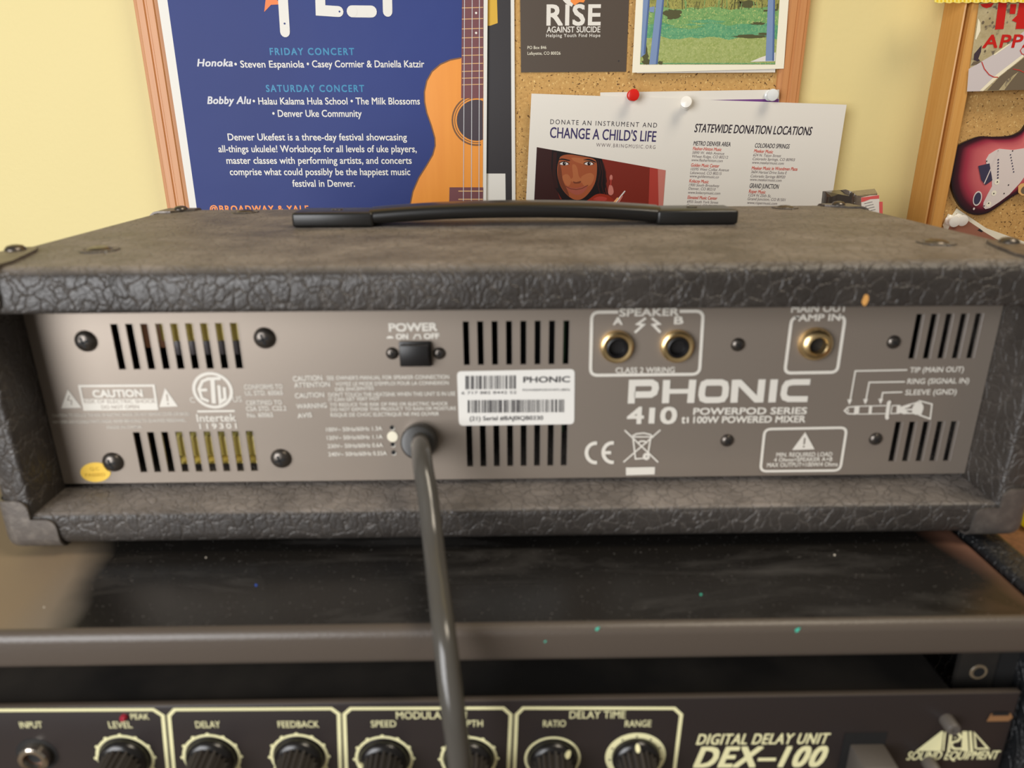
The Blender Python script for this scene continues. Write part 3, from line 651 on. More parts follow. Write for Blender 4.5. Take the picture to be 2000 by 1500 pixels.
def bars(xa, xb, ya, yb, n, sl):
    rnd = random.Random(n*7+3); x = xa
    while x < xb-3:
        w = rnd.choice((1.2, 1.8, 1.8, 2.6, 3.8)); y0 = ya+(x-xa)*sl
        m.poly([z8(x*1.0, y0), z8(min(xb, x+w*3.3), y0), z8(min(xb, x+w*3.3), y0+yb-ya), z8(x, y0+yb-ya)], LY-.0001, 'ink'); x += w*3.3+rnd.choice((3.5, 5, 7, 11))
bars(1230, 1560, 447, 535, 1, -.01); bars(1245, 1878, 605, 688, 2, -.008)
m.text('PHONIC', z8(1606, 490), z8(1910, 487), 11, LY-.0001, 'ink', .03)
m.text('6 717 882 8442 52', z8(1205, 567), z8(1562, 563), 5.5, LY-.0001, 'ink')
m.text('POWERPOD410TI-(BD)', z8(1604, 546), z8(1908, 543), 4, LY-.0001, 'ink')
m.text('(21) Serial #BAJ0IQB0330', z8(1258, 738), z8(1735, 733), 8, LY-.0001, 'ink', .012)
m.build('serial_label', amp, smooth=0, label='white bar code label')
m = MB(); c = (186.5, 922.5); pts = []
for k in range(40):
    a = 2*pi*k/40; x, y = c[0]+29.5*cos(a), c[1]+19*sin(a)
    d = math.hypot(x-221, y-902)
    if d < 20.5: x, y = 221+(x-221)/d*20.5, 902+(y-902)/d*20.5
    pts.append((x, y))
slab(m, pts, PY-.0003, .0002, 'sticker_yellow'); m.text('Q.C', (176, 919), (194, 918.5), 6, PY-.0004, 'sticker_ink', .02); m.text('PASSED', (167, 931), (206, 930), 6, PY-.0004, 'sticker_ink', .02)
m.build('inspection_sticker', amp, smooth=0, label='oval yellow sticker')
m = MB(); m.disc(*z8(755, 843), 10.5, 10.5, PY-.0004, 'dot_white', 24); m.lathe([(.0024, .0002), (.0022, .0005), (0, .00055)], 'dot_white', facing(g(*z8(755, 843))), 24); m.build('voltage_mark', amp, label='round white dot')

# power cord and its strain relief
cc = g(820, 861)
m = MB(); mx = facing(cc) @ Matrix.Rotation(radians(-20), 4, 'X')
m.lathe([(.0082, -.002), (.0084, .003), (.0078, .0075), (.0070, .0085), (.0052, .0088), (0, .0088)], 'bushing', mx, 32); m.build('strain_relief', amp)
def cat(P, n=12):
    P = [Vector(p) for p in P]; P = [2*P[0]-P[1]]+P+[2*P[-1]-P[-2]]; out = []
    for i in range(1, len(P)-2):
        for k in range(n):
            t_ = k/n; a, b, c, d = P[i-1:i+3]
            out.append(.5*((2*b)+(c-a)*t_+(2*a-5*b+4*c-d)*t_*t_+(3*b-a-3*c+d)*t_**3))
    return out+[P[-2]]
path = [cc+Vector((0, .004, 0)), atY(820, 866, .014), atY(823, 884, .004)]+[atY(x, y, Y) for x, y, Y in ((827, 918, -.0055), (835, 965, -.0135), (845, 1050, -.027), (857, 1150, -.048), (869, 1250, -.066), (882, 1360, -.076), (893, 1450, -.080), (902, 1530, -.081))]
path += [path[-1]+Vector((.004, .002, -.05)), path[-1]+Vector((.012, .006, -.16))]
m = MB(); m.tube(cat(path), .0043, .0043, 'cord_pvc', 18); m.build('power_cord', amp, label='grey black round power cord')

# corner protectors
def corner(sx, sy, sz):
    """metal cap over one corner; sx,sy,sz = which corner (+1 right/far/top)"""
    b = bmesh.new(); e = .0012; Lh = .0235; tx = AW/2-HW+.0004; tz = AH-LZ if sz > 0 else TB; tz -= .0016
    cs = [-e, tz, Lh]
    def V(i, j, k): return (cs[i] if i != 1 else tx, cs[j], cs[k])
    V = {}
    ux = [-e, tx-.0012, Lh]; uy = [-e, .012, Lh if sy > 0 or sz < 0 else .046]; uz = [-e, tz, Lh]
    def v(i, j, k):
        if (i, j, k) not in V: V[(i, j, k)] = b.verts.new((ux[i], uy[j], uz[k]))
        return V[(i, j, k)]
    for i in range(2):
        for j in range(2):
            if not (i == 1 and j == 1): pass
            if not (i and j): b.faces.new((v(i, 0, j), v(i+1, 0, j), v(i+1, 0, j+1), v(i, 0, j+1)))          # front: L
            b.faces.new((v(i, j, 0), v(i, j+1, 0), v(i+1, j+1, 0), v(i+1, j, 0)))                              # top
            b.faces.new((v(0, i, j), v(0, i, j+1), v(0, i+1, j+1), v(0, i+1, j)))                              # side
    V[(2, 2, 0)].co -= Vector((.007, .007, 0)); V[(0, 2, 2)].co -= Vector((0, .007, .007))
    bmesh.ops.recalc_face_normals(b, faces=b.faces[:])
    ed = [x for x in b.edges if len(x.link_faces) == 2 and x.calc_face_angle(0) > 1]
    bmesh.ops.bevel(b, geom=ed, offset=.0062, segments=4, affect='EDGES', profile=.5)
    rd = [vt for vt in b.verts if vt.is_boundary and sum(1 for x in vt.link_edges if x.is_boundary) == 2 and abs(vt.co.y+e) < 1e-5 and max(vt.co.x, vt.co.z) > Lh-1e-4 and min(vt.co.x, vt.co.z) > .009]
    if rd: bmesh.ops.bevel(b, geom=rd, offset=.0045, segments=5, affect='VERTICES', profile=.5)
    bmesh.ops.recalc_face_normals(b, faces=b.faces[:])
    if sum((f.normal.dot(f.calc_center_median()-Vector((.03, .03, .03)))) for f in b.faces) < 0: bmesh.ops.reverse_faces(b, faces=b.faces[:])
    bmesh.ops.solidify(b, geom=b.faces[:], thickness=.0011)
    o = Vector((sx*AW/2, 0 if sy < 0 else AD, AH if sz > 0 else 0))
    for vt in b.verts: vt.co = o+Vector((-sx*vt.co.x, (1 if sy < 0 else -1)*vt.co.y, -sz*vt.co.z))
    bmesh.ops.recalc_face_normals(b, faces=b.faces[:])
    m = MB(); m.bm(b, 'corner_metal'); p = m.build('corner_protector', amp, smooth=40)
    s_ = MB()
    if sz > 0:
        mz = Matrix.Translation(Vector((o.x-sx*(.0085 if sy < 0 else .0155), .038 if sy < 0 else AD-.0135, AH+.0011)))
        s_.lathe([(.0042, 0), (.0040, .0008), (.0030, .0019), (.0014, .0023), (0, .0024)], 'screw_black', mz, 24); sub(s_.build('corner_screw'), p)
    return p
for sx in (-1, 1):
    for sy in (-1, 1):
        for sz in (-1, 1): corner(sx, sy, sz)

# stacking cups set in the top, rubber feet below
for x, y in ((-.1815, .042), (.187, .0445), (-.165, .183), (.172, .186)):
    m = MB(); m.lathe([(.0085, -.0004), (.0078, .0006), (.0066, .0008), (.0052, .0002), (.0050, .0001)], 'amp_tolex', Matrix.Translation((x, y, AH)), 32)
    m.lathe([(.0052, .0002), (.0046, .0010), (.0030, .0016), (.0012, .0014), (0, .0012)], 'screw_black', Matrix.Translation((x, y, AH)), 24); m.build('stacking_cup', amp)
for x in (-.15, .15):
    for y in (.035, .17):
        m = MB(); m.lathe([(.0095, 0), (.011, .0022), (.011, .0049)], 'black_plastic', Matrix.Translation((x, y, SH)), 28); m.build('rubber_foot', amp)

# carry handle
hd = None; yc = .1215
for s_, xa, xb in ((-1, -.116, -.0735), (1, .0755, .1185)):
    m = MB(); m.box((xa, yc-.0125, AH+.0002), (xb, yc+.0125, AH+.0078), 'handle_plastic', .0016, 3)
    m.lathe([(.0030, 0), (.0028, .0005), (.0012, .0007), (0, .0006)], 'screw_black', Matrix.Translation(((xa+xb)/2, yc+.002, AH+.0078)), 20)
    m.build('handle_cap', amp)
m = MB(); pts = []
for k in range(41):
    u = -1+2*k/40; pts.append((.001+u*.0765, yc, AH+.0048+.0030*(1-abs(u)**2.2)))
m.tube(pts, .0042, .0115, 'grip_rubber', 28, up=(0, 0, 1), power=3.2); m.build('handle_grip', amp)

# ------------------------------------------------------------------ cork boards on the wall
def mould(m, xa, xb, za, zb, yf, yb, mat, horiz=False, groove=False, flip=False):
    w = xb-xa; prof = [(0, yb), (0, yf+.004), (.03, yf+.0015), (.08, yf+.0008), (.13, yf+.0016), (.15, yf+.007), (.32, yf+.007), (.34, yf+.0015), (.39, yf), (.88, yf), (.95, yf+.001), (1, yf+.004), (1, yb)] if groove else [(0, yb), (0, yf+.004), (.06, yf+.0015), (.16, yf+.0012), (.2, yf), (.42, yf), (.46, yf+.0012), (.52, yf+.0012), (.56, yf), (.78, yf), (.82, yf+.001), (.95, yf+.0015), (1, yf+.004), (1, yb)]
    vs = []; n = len(prof)
    if flip: prof = [(1-u, y) for u, y in prof[::-1]]
    for i, (u, y) in enumerate(prof):
        if horiz: vs += [(za, y, xa+u*w), (zb, y, xa+u*w)]
        else: vs += [(xa+u*w, y, za), (xa+u*w, y, zb)]
    m.add(vs, [[2*i, 2*i+1, 2*(i+1)+1, 2*(i+1)][::(-1 if horiz else -1)] for i in range(n-1)]+[[2*i for i in range(n)], [2*i+1 for i in range(n)][::-1]], mat)
def board(name, label, x0, x1, z0, z1, fw, yf, yc_, mat, groove=False):
    t_ = thing(name, label, 'bulletin board', ((x0+x1)/2, WALL, z0))
    m = MB(); m.box((x0+fw*.6, yc_, z0+fw*.6), (x1-fw*.6, WALL-.0005, z1-fw*.6), 'cork_face'); m.build('cork_sheet', t_, smooth=0)
    for a, b in ((x0, x0+fw), (x1-fw, x1)):
        m = MB(); mould(m, a, b, z0, z1, yf, WALL-.0002, mat, False, groove, a > x0+.1); m.build('frame_rail', t_, smooth=20)
    for a, b in ((z0, z0+fw), (z1-fw, z1)):
        m = MB(); mould(m, a, b, x0+fw*.98, x1-fw*.98, yf, WALL-.0002, mat, True, groove, a > z0+.1); m.build('frame_rail', t_, smooth=20)
    return t_
CY, FRY = .4005, .3975
board('cork_board', 'cork bulletin board in brown wooden frame, covered in flyers, behind the amplifier', -.311, .256, .02, .62, .0225, FRY, CY, 'frame_wood')

def sheet(name, label, cat_, draw, pts, Y, th, mat):
    m = MB(); slab(m, pts, Y, th, mat)
    if draw: draw(m, Y)
    o = m.build(name, smooth=0); return tag(o, label, cat_)

# dark poster half hidden
def d(m, Y):
    m.poly([(890, -60), (997, -60), (1000, 430), (890, 430)], Y-.0001, 'poster_dark')
    m.poly([(930, -60), (969, -60), (972, 45), (958, 50), (930, 52)], Y-.00015, 'sticker_ink'); m.poly([(932, 339), (987, 339), (988, 430), (932, 430)], Y-.00015, 'poster_white')
sheet('poster', 'dark poster with narrow white edge, mostly hidden behind the blue concert poster', 'poster', d, [(700, -60), (1004, -60), (1007, 440), (705, 440)], .3985, .0003, 'poster_white')

# blue concert poster
z1 = lambda x, y: (240+x/2.5641, y/2.5641)
def d(m, Y):
    m.poly([z1(200, -160), z1(1806, -160), z1(1800, 1200), z1(392, 1200)], Y-.0001, 'poster_blue')
    a = Y-.0002; b = Y-.0003; c = Y-.0004
    def t(s_, x0, x1, y, cap, mat='poster_white', bold=.015, shear=0., dy=0, **k): m.text(s_, z1(x0, y), z1(x1, y-dy), cap/2.5641, a, mat, bold, shear, **k)
    t('FRIDAY CONCERT', 737, 1160, 275, 34, 'teal_ink', .03, space=1.25); t('SATURDAY CONCERT', 718, 1210, 460, 34, 'teal_ink', .03, space=1.25)
    t('Honoka', 372, 552, 332, 36, 'grey_ink', .03, .25, space=1.06); t('• Steven Espaniola', 560, 909, 338, 34); t('• Casey Cormier & Daniella Katzir', 922, 1510, 337, 34)
    t('Bobby Alu', 423, 645, 520, 36, 'grey_ink', .03, .25, space=1.06); t('• Halau Kalama Hula School • The Milk Blossoms', 652, 1488, 523, 34); t('• Denver Uke Community', 750, 1197, 585, 34)
    for s_, x0, x1, y in (('Denver Ukefest is a three-day festival showcasing', 527, 1423, 703), ('all-things ukulele! Workshops for all levels of uke players,', 480, 1472, 762), ('master classes with performing artists, and concerts', 520, 1447, 820), ('comprise what could possibly be the happiest music', 537, 1440, 877), ('festival in Denver.', 850, 1163, 935)):
        t(s_, x0, x1, y, 34)
    t('@BROADWAY & YALE', 437, 932, 1062, 32, 'orange_ink', .03, space=1.2)
    m.poly([z1(*p) for p in ((690, -80), (716, -10), (708, 60), (742, 24), (792, 22), (762, -10), (778, -60), (735, -40))], a, 'star_orange')
    ks = lambda p, w: m.stroke([z1(*q) for q in p], w/2.5641, b, 'poster_white', rnd=True)
    ks([(798, -130), (802, 0), (812, 160)], 50); ks([(985, -130), (990, 52), (1080, 58)], 50); ks([(1148, 57), (1245, 58)], 54); ks([(1322, -130), (1326, 58)], 48); ks([(1190, -130), (1192, -22)], 40)
    for x, y, r in ((810, 118, 5), (1085, 58, 5), (1163, 55, 5), (1225, 50, 5), (1240, 62, 4)): m.disc(*z1(x, y), r/2.5, r/2.5, c, 'poster_blue', 8)
    body = [(1806, 290), (1692, 290), (1640, 300), (1590, 322), (1548, 358), (1522, 405), (1510, 460), (1511, 510), (1522, 565), (1545, 630), (1562, 690), (1564, 730), (1552, 775), (1520, 830), (1482, 890), (1452, 960), (1438, 1030), (1440, 1100), (1460, 1200), (1801, 1200)]
    m.poly([z1(*p) for p in body], a, 'uke_top'); m.stroke([z1(*p) for p in body[1:-1]], 2.6, b, 'uke_line')
    def half(cx, cy, r0, r1, Yq, mat):
        n = 22; A = [radians(80+(200)*i/n) for i in range(n+1)]
        P = [z1(min(1803, cx+r1*cos(q)), cy-r1*1.02*sin(q)) for q in A]; Q = [z1(min(1803, cx+r0*cos(q)), cy-r0*1.02*sin(q)) for q in A]
        m.poly(P+Q[::-1], Yq, mat)
    half(1772, 602, 118, 126, b, 'uke_line'); half(1772, 602, 108, 112, b, 'uke_line')
    hole = [z1(min(1803, 1772+100*cos(2*pi*i/36)), 602-103*sin(2*pi*i/36)) for i in range(36)]; m.poly(hole, b, 'uke_hole')
    m.poly([z1(1700, -160), z1(1806, -160), z1(1804, 492), z1(1694, 492)], c, 'uke_brown')
    for y in (40, 96, 145, 190, 240, 278, 320, 358, 392, 425): m.stroke([z1(1698, y), z1(1804, y-3)], 1.6, c-.0001, 'fret')
    for y in (65, 165): m.disc(*z1(1769, y), 2.2, 2.4, c-.0001, 'poster_white', 10)
    m.poly([z1(1636, 938), z1(1804, 938), z1(1803, 1030), z1(1634, 1030)], c, 'uke_brown')
    for y in (957, 998, 1025): m.stroke([z1(1680, y), z1(1803, y)], 2.2, c-.0001, 'fret')
    for x0_, x1_ in ((1712, 1705), (1750, 1745), (1786, 1783)): m.stroke([z1(x0_, -150), z1(x1_, 1028)], 1.3, c-.0002, 'grey_ink')
sheet('concert_poster', 'large blue concert poster with white lettering and an orange ukulele picture at its right edge', 'poster', d, [z1(145, -180), z1(1828, -180), z1(1818, 1220), z1(362, 1220)], .3955, .0003, 'poster_white')

# dark card with white lettering
z2 = lambda x, y: (940+x/2.8571, y/2.8571)
def d(m, Y):
    a = Y-.0001
    t = lambda s_, x0, x1, y, cap, mat='paper_cream', bold=0., **k: m.text(s_, z2(x0, y), z2(x1, y-1), cap/2.8571, a, mat, bold, **k)
    t('RISE', 363, 666, 140, 112, 'paper_white', .028, space=1.08); t('AGAINST SUICIDE', 365, 664, 181, 32, 'paper_white', .018); t('Helping Youth Find Hope', 362, 664, 207, 18, 'paper_white', .012, space=1.15)
    t('PO Box 846', 258, 363, 274, 17); t('Lafayette, CO 80026', 258, 442, 306, 17); m.disc(*z2(767, 340), 1.5, 1.5, a, 'ink', 8)
    m.poly([z2(*p) for p in ((455, -50), (450, -5), (470, 18), (505, 38), (520, 10), (500, -10), (495, -50))], a, 'paper_white')
    m.poly([z2(*p) for p in ((500, -50), (498, 8), (520, 30), (548, 12), (572, 14), (584, -10), (580, -50))], Y-.00015, 'flame')
sheet('leaflet', 'dark brown card with big cream lettering pinned on the cork left of the playground photo', 'leaflet', d, [z2(216, -90), z2(828, -90), z2(808, 400), z2(222, 404)], .3998, .0004, 'rise_card')

# photo print of a playground and the sheet behind it
sheet('paper_sheet', 'white sheet peeking out below the bottom edge of the playground photo', 'paper', None, [z2(900, -60), z2(1660, -60), z2(1640, 404), z2(868, 408)], .3974, .0003, 'paper_white')
def d(m, Y):
    a, b, c = Y-.0001, Y-.0002, Y-.0003
    XL = lambda y: 905-y*.055; XR = lambda y: 1665-y*.068
    def band(y0, y1, mat):
        n = 14; top = [(XL(y0)+(XR(y0)-XL(y0))*i/n, y0+(7*sin(i*2.3)+5*sin(i*5.1) if 0 < y0 < 300 else 0)) for i in range(n+1)]
        bot = [(XR(y1)-(XR(y1)-XL(y1))*i/n, y1-(20*i/n*0)) for i in range(n+1)]
        m.poly([z2(*p) for p in top+bot], a-y0*1e-7, mat)
    band(-60, 360, 'brush'); band(45, 358, 'meadow'); band(135, 356, 'teal_grass'); band(212, 352, 'lawn')
    rb = random.Random(5)
    def blob(cx_, cy_, rx, ry, mat, n=22): m.poly([z2(cx_+rx*(1+.35*rb.uniform(-1, 1))*cos(2*pi*i/n), cy_-ry*(1+.35*rb.uniform(-1, 1))*sin(2*pi*i/n)) for i in range(n)], b, mat)
    for v in ((1065, 75, 48, 26), (1480, 20, 60, 20), (1545, 130, 40, 8), (1500, 203, 90, 9), (1580, 190, 40, 8), (915, 300, 16, 55), (925, 345, 26, 16), (1000, 350, 14, 9)): blob(*v, 'photo_black')
    for v in ((1200, 90, 60, 12), (1330, 70, 70, 16), (1450, 100, 60, 10), (1150, 150, 90, 10)): blob(*v, 'meadow')
    for v in ((1250, 120, 90, 10), (1420, 150, 80, 10), (1080, 190, 60, 8), (1300, 195, 120, 8)): blob(*v, 'teal_grass')
    for k in range(26): x = rb.uniform(1040, 1580); m.stroke([z2(x, 52), z2(x+rb.uniform(-9, 9), rb.uniform(-20, 25))], 1.3, b, 'meadow' if k % 2 else 'photo_black')
    m.stroke([z2(1575, 60), z2(1650, 55), z2(1655, 20)], 3, b, 'photo_black')
    m.poly([z2(*q) for q in ((1500, 345), (1560, 320), (1642, 292), (1640, 342))], b, 'photo_white')
    for p in (((906, -60), (945, -60), (916, 300), (890, 320)), ((985, -60), (1026, -60), (984, 358), (937, 360)), ((1602, -60), (1640, -60), (1634, 340), (1586, 341))):
        m.poly([z2(*q) for q in p], b, 'pole_blue'); x = p[1]; y = p[2]
        m.poly([z2(x[0]-9, x[1]), z2(*x), z2(*y), z2(y[0]-10, y[1])], c, 'pole_shade')
    m.poly([z2(940, 40), z2(968, 36), z2(964, 70), z2(938, 66)], c, 'pole_blue')
sheet('photo_print', 'white bordered photo print of grass with blue posts above the donation flyer', 'photo', d, [z2(868, -90), z2(1722, -90), z2(1688, 383), z2(842, 406)], .3966, .0005, 'paper_cream')

# white sheet behind the donation flyer
def d(m, Y): m.poly([z2(1235, 558), z2(1660, 552), z2(1660, 700), z2(1235, 700)], Y-.0001, 'purple_bar')
sheet('paper_sheet', 'white sheet with a purple bar, mostly hidden behind the donation flyer', 'paper', d, [z2(664, 516), z2(1663, 500), z2(1655, 900), z2(668, 900)], .3972, .0003, 'paper_white')

# donation flyer
z3 = lambda x, y: (1500+x/2.884, y/2.884)
def d(m, Y):
    a, b, c, e = Y-.0001, Y-.0002, Y-.0003, Y-.0004
    def t(s_, p0, p1, cap, mat, bold=0., shear=0., **k): m.text(s_, z2(*p0), z2(*p1), cap/2.8571, a, mat, bold, shear, **k)
    t('DONATE AN INSTRUMENT AND', (385, 692), (980, 712), 26, 'black_ink', -.006, space=1.3); t("CHANGE A CHILD'S LIFE", (382, 768), (974, 791), 58, 'violet_ink', .016); t('WWW.BRINGMUSIC.ORG', (641, 818), (971, 831), 20, 'fine_ink', 0, space=1.3)
    t('STATEWIDE DONATION LOCATIONS', (1188, 737), (1843, 755), 46, 'black_ink', .02, .18)
    t('METRO DENVER AREA', (1183, 811), (1390, 817), 24, 'black_ink', .015, .15); t('COLORADO SPRINGS', (1526, 823), (1719, 829), 24, 'black_ink', .015, .15); t('GRAND JUNCTION', (1496, 1048), (1659, 1054), 25, 'black_ink', .015, .15)
    R_, f_ = 'red_ink', 'fine_ink'
    for s_, x0_, x1_, y, mt in (('Flesher-Hinton Music', 1180, 1340, 840, R_), ('5890 W. 44th Avenue', 1177, 1355, 861, f_), ('Wheat Ridge, CO 80212', 1176, 1376, 882, f_), ('www.flesherhinton.com', 1173, 1347, 902, f_), ('Golden Music Center', 1170, 1327, 932, R_), ('10395 West Colfax Avenue', 1168, 1381, 953, f_), ('Lakewood, CO 80215', 1165, 1340, 973, f_), ('www.goldenmusic.co', 1163, 1325, 992, f_),
        ('Kolacny Music', 1160, 1268, 1020, R_), ('1900 South Broadway', 1158, 1328, 1041, f_), ('Denver, CO 80210', 1156, 1306, 1061, f_), ('www.kolacnymusic.com', 1153, 1333, 1083, f_), ('Elevated Music Center', 1150, 1316, 1112, R_), ('6955 South York Street', 1148, 1322, 1134, f_), ('Centennial, CO 80122', 1146, 1310, 1155, f_),
        ('Meeker Music', 1521, 1627, 853, R_), ('624 N. Tejon Street', 1517, 1672, 874, f_), ('Colorado Springs, CO 80903', 1514, 1749, 896, f_), ('www.meekermusic.com', 1511, 1687, 916, f_), ('Meeker Music in Woodmen Plaza', 1508, 1763, 949, R_), ('3604 Hartsel Drive Suite E', 1505, 1704, 969, f_), ('Colorado Springs 80920', 1502, 1695, 992, f_), ('www.meekermusic.com', 1499, 1675, 1011, f_),
        ('Roper Music', 1492, 1585, 1078, R_), ('1224 N 25th St,', 1490, 1616, 1098, f_), ('Grand Junction, CO 81501', 1486, 1697, 1119, f_), ('www.ropermusic.com', 1484, 1650, 1140, f_)):
        t(s_, (x0_, y-3), (x1_, y+3), 18 if mt == R_ else 15, mt, .015 if mt == R_ else -.004, .15)
    P = lambda pts, Yq, mat: m.poly([z2(*q) for q in pts], Yq, mat)
    P([(310, 821), (1029, 950), (1008, 1230), (290, 1230)], a, 'photo_maroon')
    P([(940, 935), (1029, 950), (1008, 1230), (930, 1230)], b, 'photo_red'); P([(985, 943), (1029, 950), (1012, 1180), (990, 1180)], c, 'photo_rose')
    def Sm(pts, Yq, mat, n=4):
        o = []
        for i in range(len(pts)):
            A, B_, C_, D_ = [Vector(pts[(i+k) % len(pts)]) for k in (-1, 0, 1, 2)]
            for k in range(n): u = k/n; o.append(tuple(.5*((2*B_)+(C_-A)*u+(2*A-5*B_+4*C_-D_)*u*u+(3*B_-A-3*C_+D_)*u**3)))
        P(o, Yq, mat)
    P([(310, 821), (430, 843), (420, 930), (410, 1030), (440, 1110), (520, 1145), (640, 1140), (640, 1230), (290, 1230)], b, 'photo_dark')
    P([(395, 836), (672, 886), (690, 940), (700, 1010), (684, 1085), (640, 1130), (560, 1150), (460, 1130), (408, 1040), (390, 930)], c, 'hair')
    q = Y-.00036
    face = [(432, 900), (445, 872), (490, 862), (560, 872), (620, 884), (643, 905), (645, 960), (636, 1015), (612, 1062), (572, 1104), (530, 1116), (488, 1096), (450, 1052), (428, 995), (424, 940)]
    Sm(face, q, 'skin'); Sm([(432, 905), (428, 990), (452, 1052), (490, 1096), (480, 1060), (455, 1005), (446, 940)], q, 'skin_dark')
    Sm([(505, 880), (560, 882), (612, 896), (618, 925), (575, 918), (520, 900)], q, 'skin_light'); Sm([(560, 985), (606, 965), (630, 985), (612, 1030), (580, 1040), (560, 1015)], q, 'skin_light'); Sm([(452, 985), (480, 972), (500, 1000), (492, 1035), (470, 1030)], q, 'skin_light')
    Sm([(507, 925), (522, 918), (536, 940), (545, 985), (566, 1002), (560, 1018), (530, 1022), (506, 1014), (500, 1000), (512, 985)], q, 'skin_light'); Sm([(512, 1012), (530, 1016), (556, 1010), (550, 1022), (520, 1024)], q, 'skin_dark')
    Sm([(428, 893), (450, 884), (492, 893), (490, 899), (452, 892)], q, 'hair'); Sm([(568, 893), (602, 887), (638, 902), (636, 907), (602, 896)], q, 'hair')
    for ex, ey in ((462, 912), (600, 912)):
        Sm([(ex-30, ey+2), (ex-12, ey-11), (ex+14, ey-10), (ex+30, ey+4), (ex+10, ey+12), (ex-14, ey+11)], q, 'skin_dark'); Sm([(ex-24, ey+2), (ex-8, ey-7), (ex+12, ey-6), (ex+24, ey+4), (ex+8, ey+9), (ex-12, ey+8)], q, 'eye_white')
        m.disc(*z2(ex+1, ey+1), 3.4, 3.3, q, 'hair', 16); m.disc(*z2(ex+4, ey-2), .8, .8, q, 'eye_white', 8); m.stroke([z2(ex-28, ey-1), z2(ex-8, ey-10), z2(ex+14, ey-9), z2(ex+30, ey+3)], 1.3, q, 'hair')
    Sm([(470, 1040), (500, 1046), (524, 1050), (550, 1045), (592, 1036), (572, 1072), (536, 1088), (500, 1074)], q, 'lip'); m.stroke([z2(466, 1038), z2(500, 1054), z2(530, 1058), z2(562, 1052), z2(596, 1033)], 1.5, q, 'skin_dark')
    for k in range(5): m.stroke([z2(650+7*k, 892+4*k), z2(664+7*k, 960), z2(650+11*k, 1030), z2(664+10*k, 1085)], 2.2, q, 'hair' if k % 2 else 'photo_dark')
    for k in range(3): m.stroke([z2(405+7*k, 850), z2(400+6*k, 960), z2(412+7*k, 1050)], 2, q, 'photo_dark')
    Sm([(560, 1150), (610, 1105), (650, 1082), (700, 1088), (742, 1118), (748, 1165), (690, 1230), (570, 1230)], q, 'violin'); Sm([(625, 1110), (660, 1096), (700, 1104), (690, 1120), (650, 1118)], q, 'photo_red')
    Sm([(712, 1040), (722, 1030), (734, 1045), (738, 1075), (724, 1090), (708, 1078)], q, 'photo_rose'); m.disc(*z2(724, 992), 3, 6, q, 'photo_rose', 14); m.stroke([z2(722, 1035), z2(724, 1000)], 2.5, q, 'photo_red')
    m.stroke([z2(735, 1150), z2(770, 1105), z2(800, 1068)], 2.6, q, 'eye_white', rnd=True); m.stroke([z2(752, 1150), z2(785, 1096)], 3.2, q, 'photo_rose', rnd=True); m.stroke([z2(742, 1130), z2(760, 1108)], 4, q, 'glow', rnd=True)
sheet('donation_flyer', 'white flyer listing donation locations with a photo of a smiling child, overlapping the board frame', 'flyer', d, [z2(280, 522), z3(443, 590), z3(352, 1170), z2(244, 1230)], .3953, .0003, 'paper_white')

# push pins
def pin(px, py, Y, mat, label, tilt=(0, 0)):
    c = atY(px, py, Y-.009); d_ = Vector((tilt[0], 1, tilt[1])).normalized()
    rot = Vector((0, 0, 1)).rotation_difference(-d_).to_matrix().to_4x4()
    foot = c+d_*(.009/d_.y)
    o = thing('push_pin', label, 'push pin', foot, 'push pins'); mx = Matrix.Translation(foot) @ rot
    m = MB(); m.lathe([(.0001, .0006), (.0044, .0007), (.0046, .0014), (.0040, .0019), (.0030, .0024), (.0025, .0042), (.0026, .0062), (.0034, .0074), (.0047, .0082), (.0050, .0090), (.0047, .0100), (.0030, .0105), (0, .0106)], mat, mx, 28); m.build('pin_head', o)
    m = MB(); m.lathe([(.0004, -.0009), (.00055, -.0002), (.00055, .001)], 'pin_steel', mx, 10); m.build('pin_shaft', o)
    return o
pin(1237.5, 185.5, .3953, 'pin_red', 'red push pin at the top edge of the donation flyer'); pin(1340, 199, .3953, 'pin_white', 'ivory push pin to the right of the red one', (.28, -.22)); pin(1509, 185.5, .3972, 'pin_clear', 'pale translucent push pin at the right end of the white sheet')

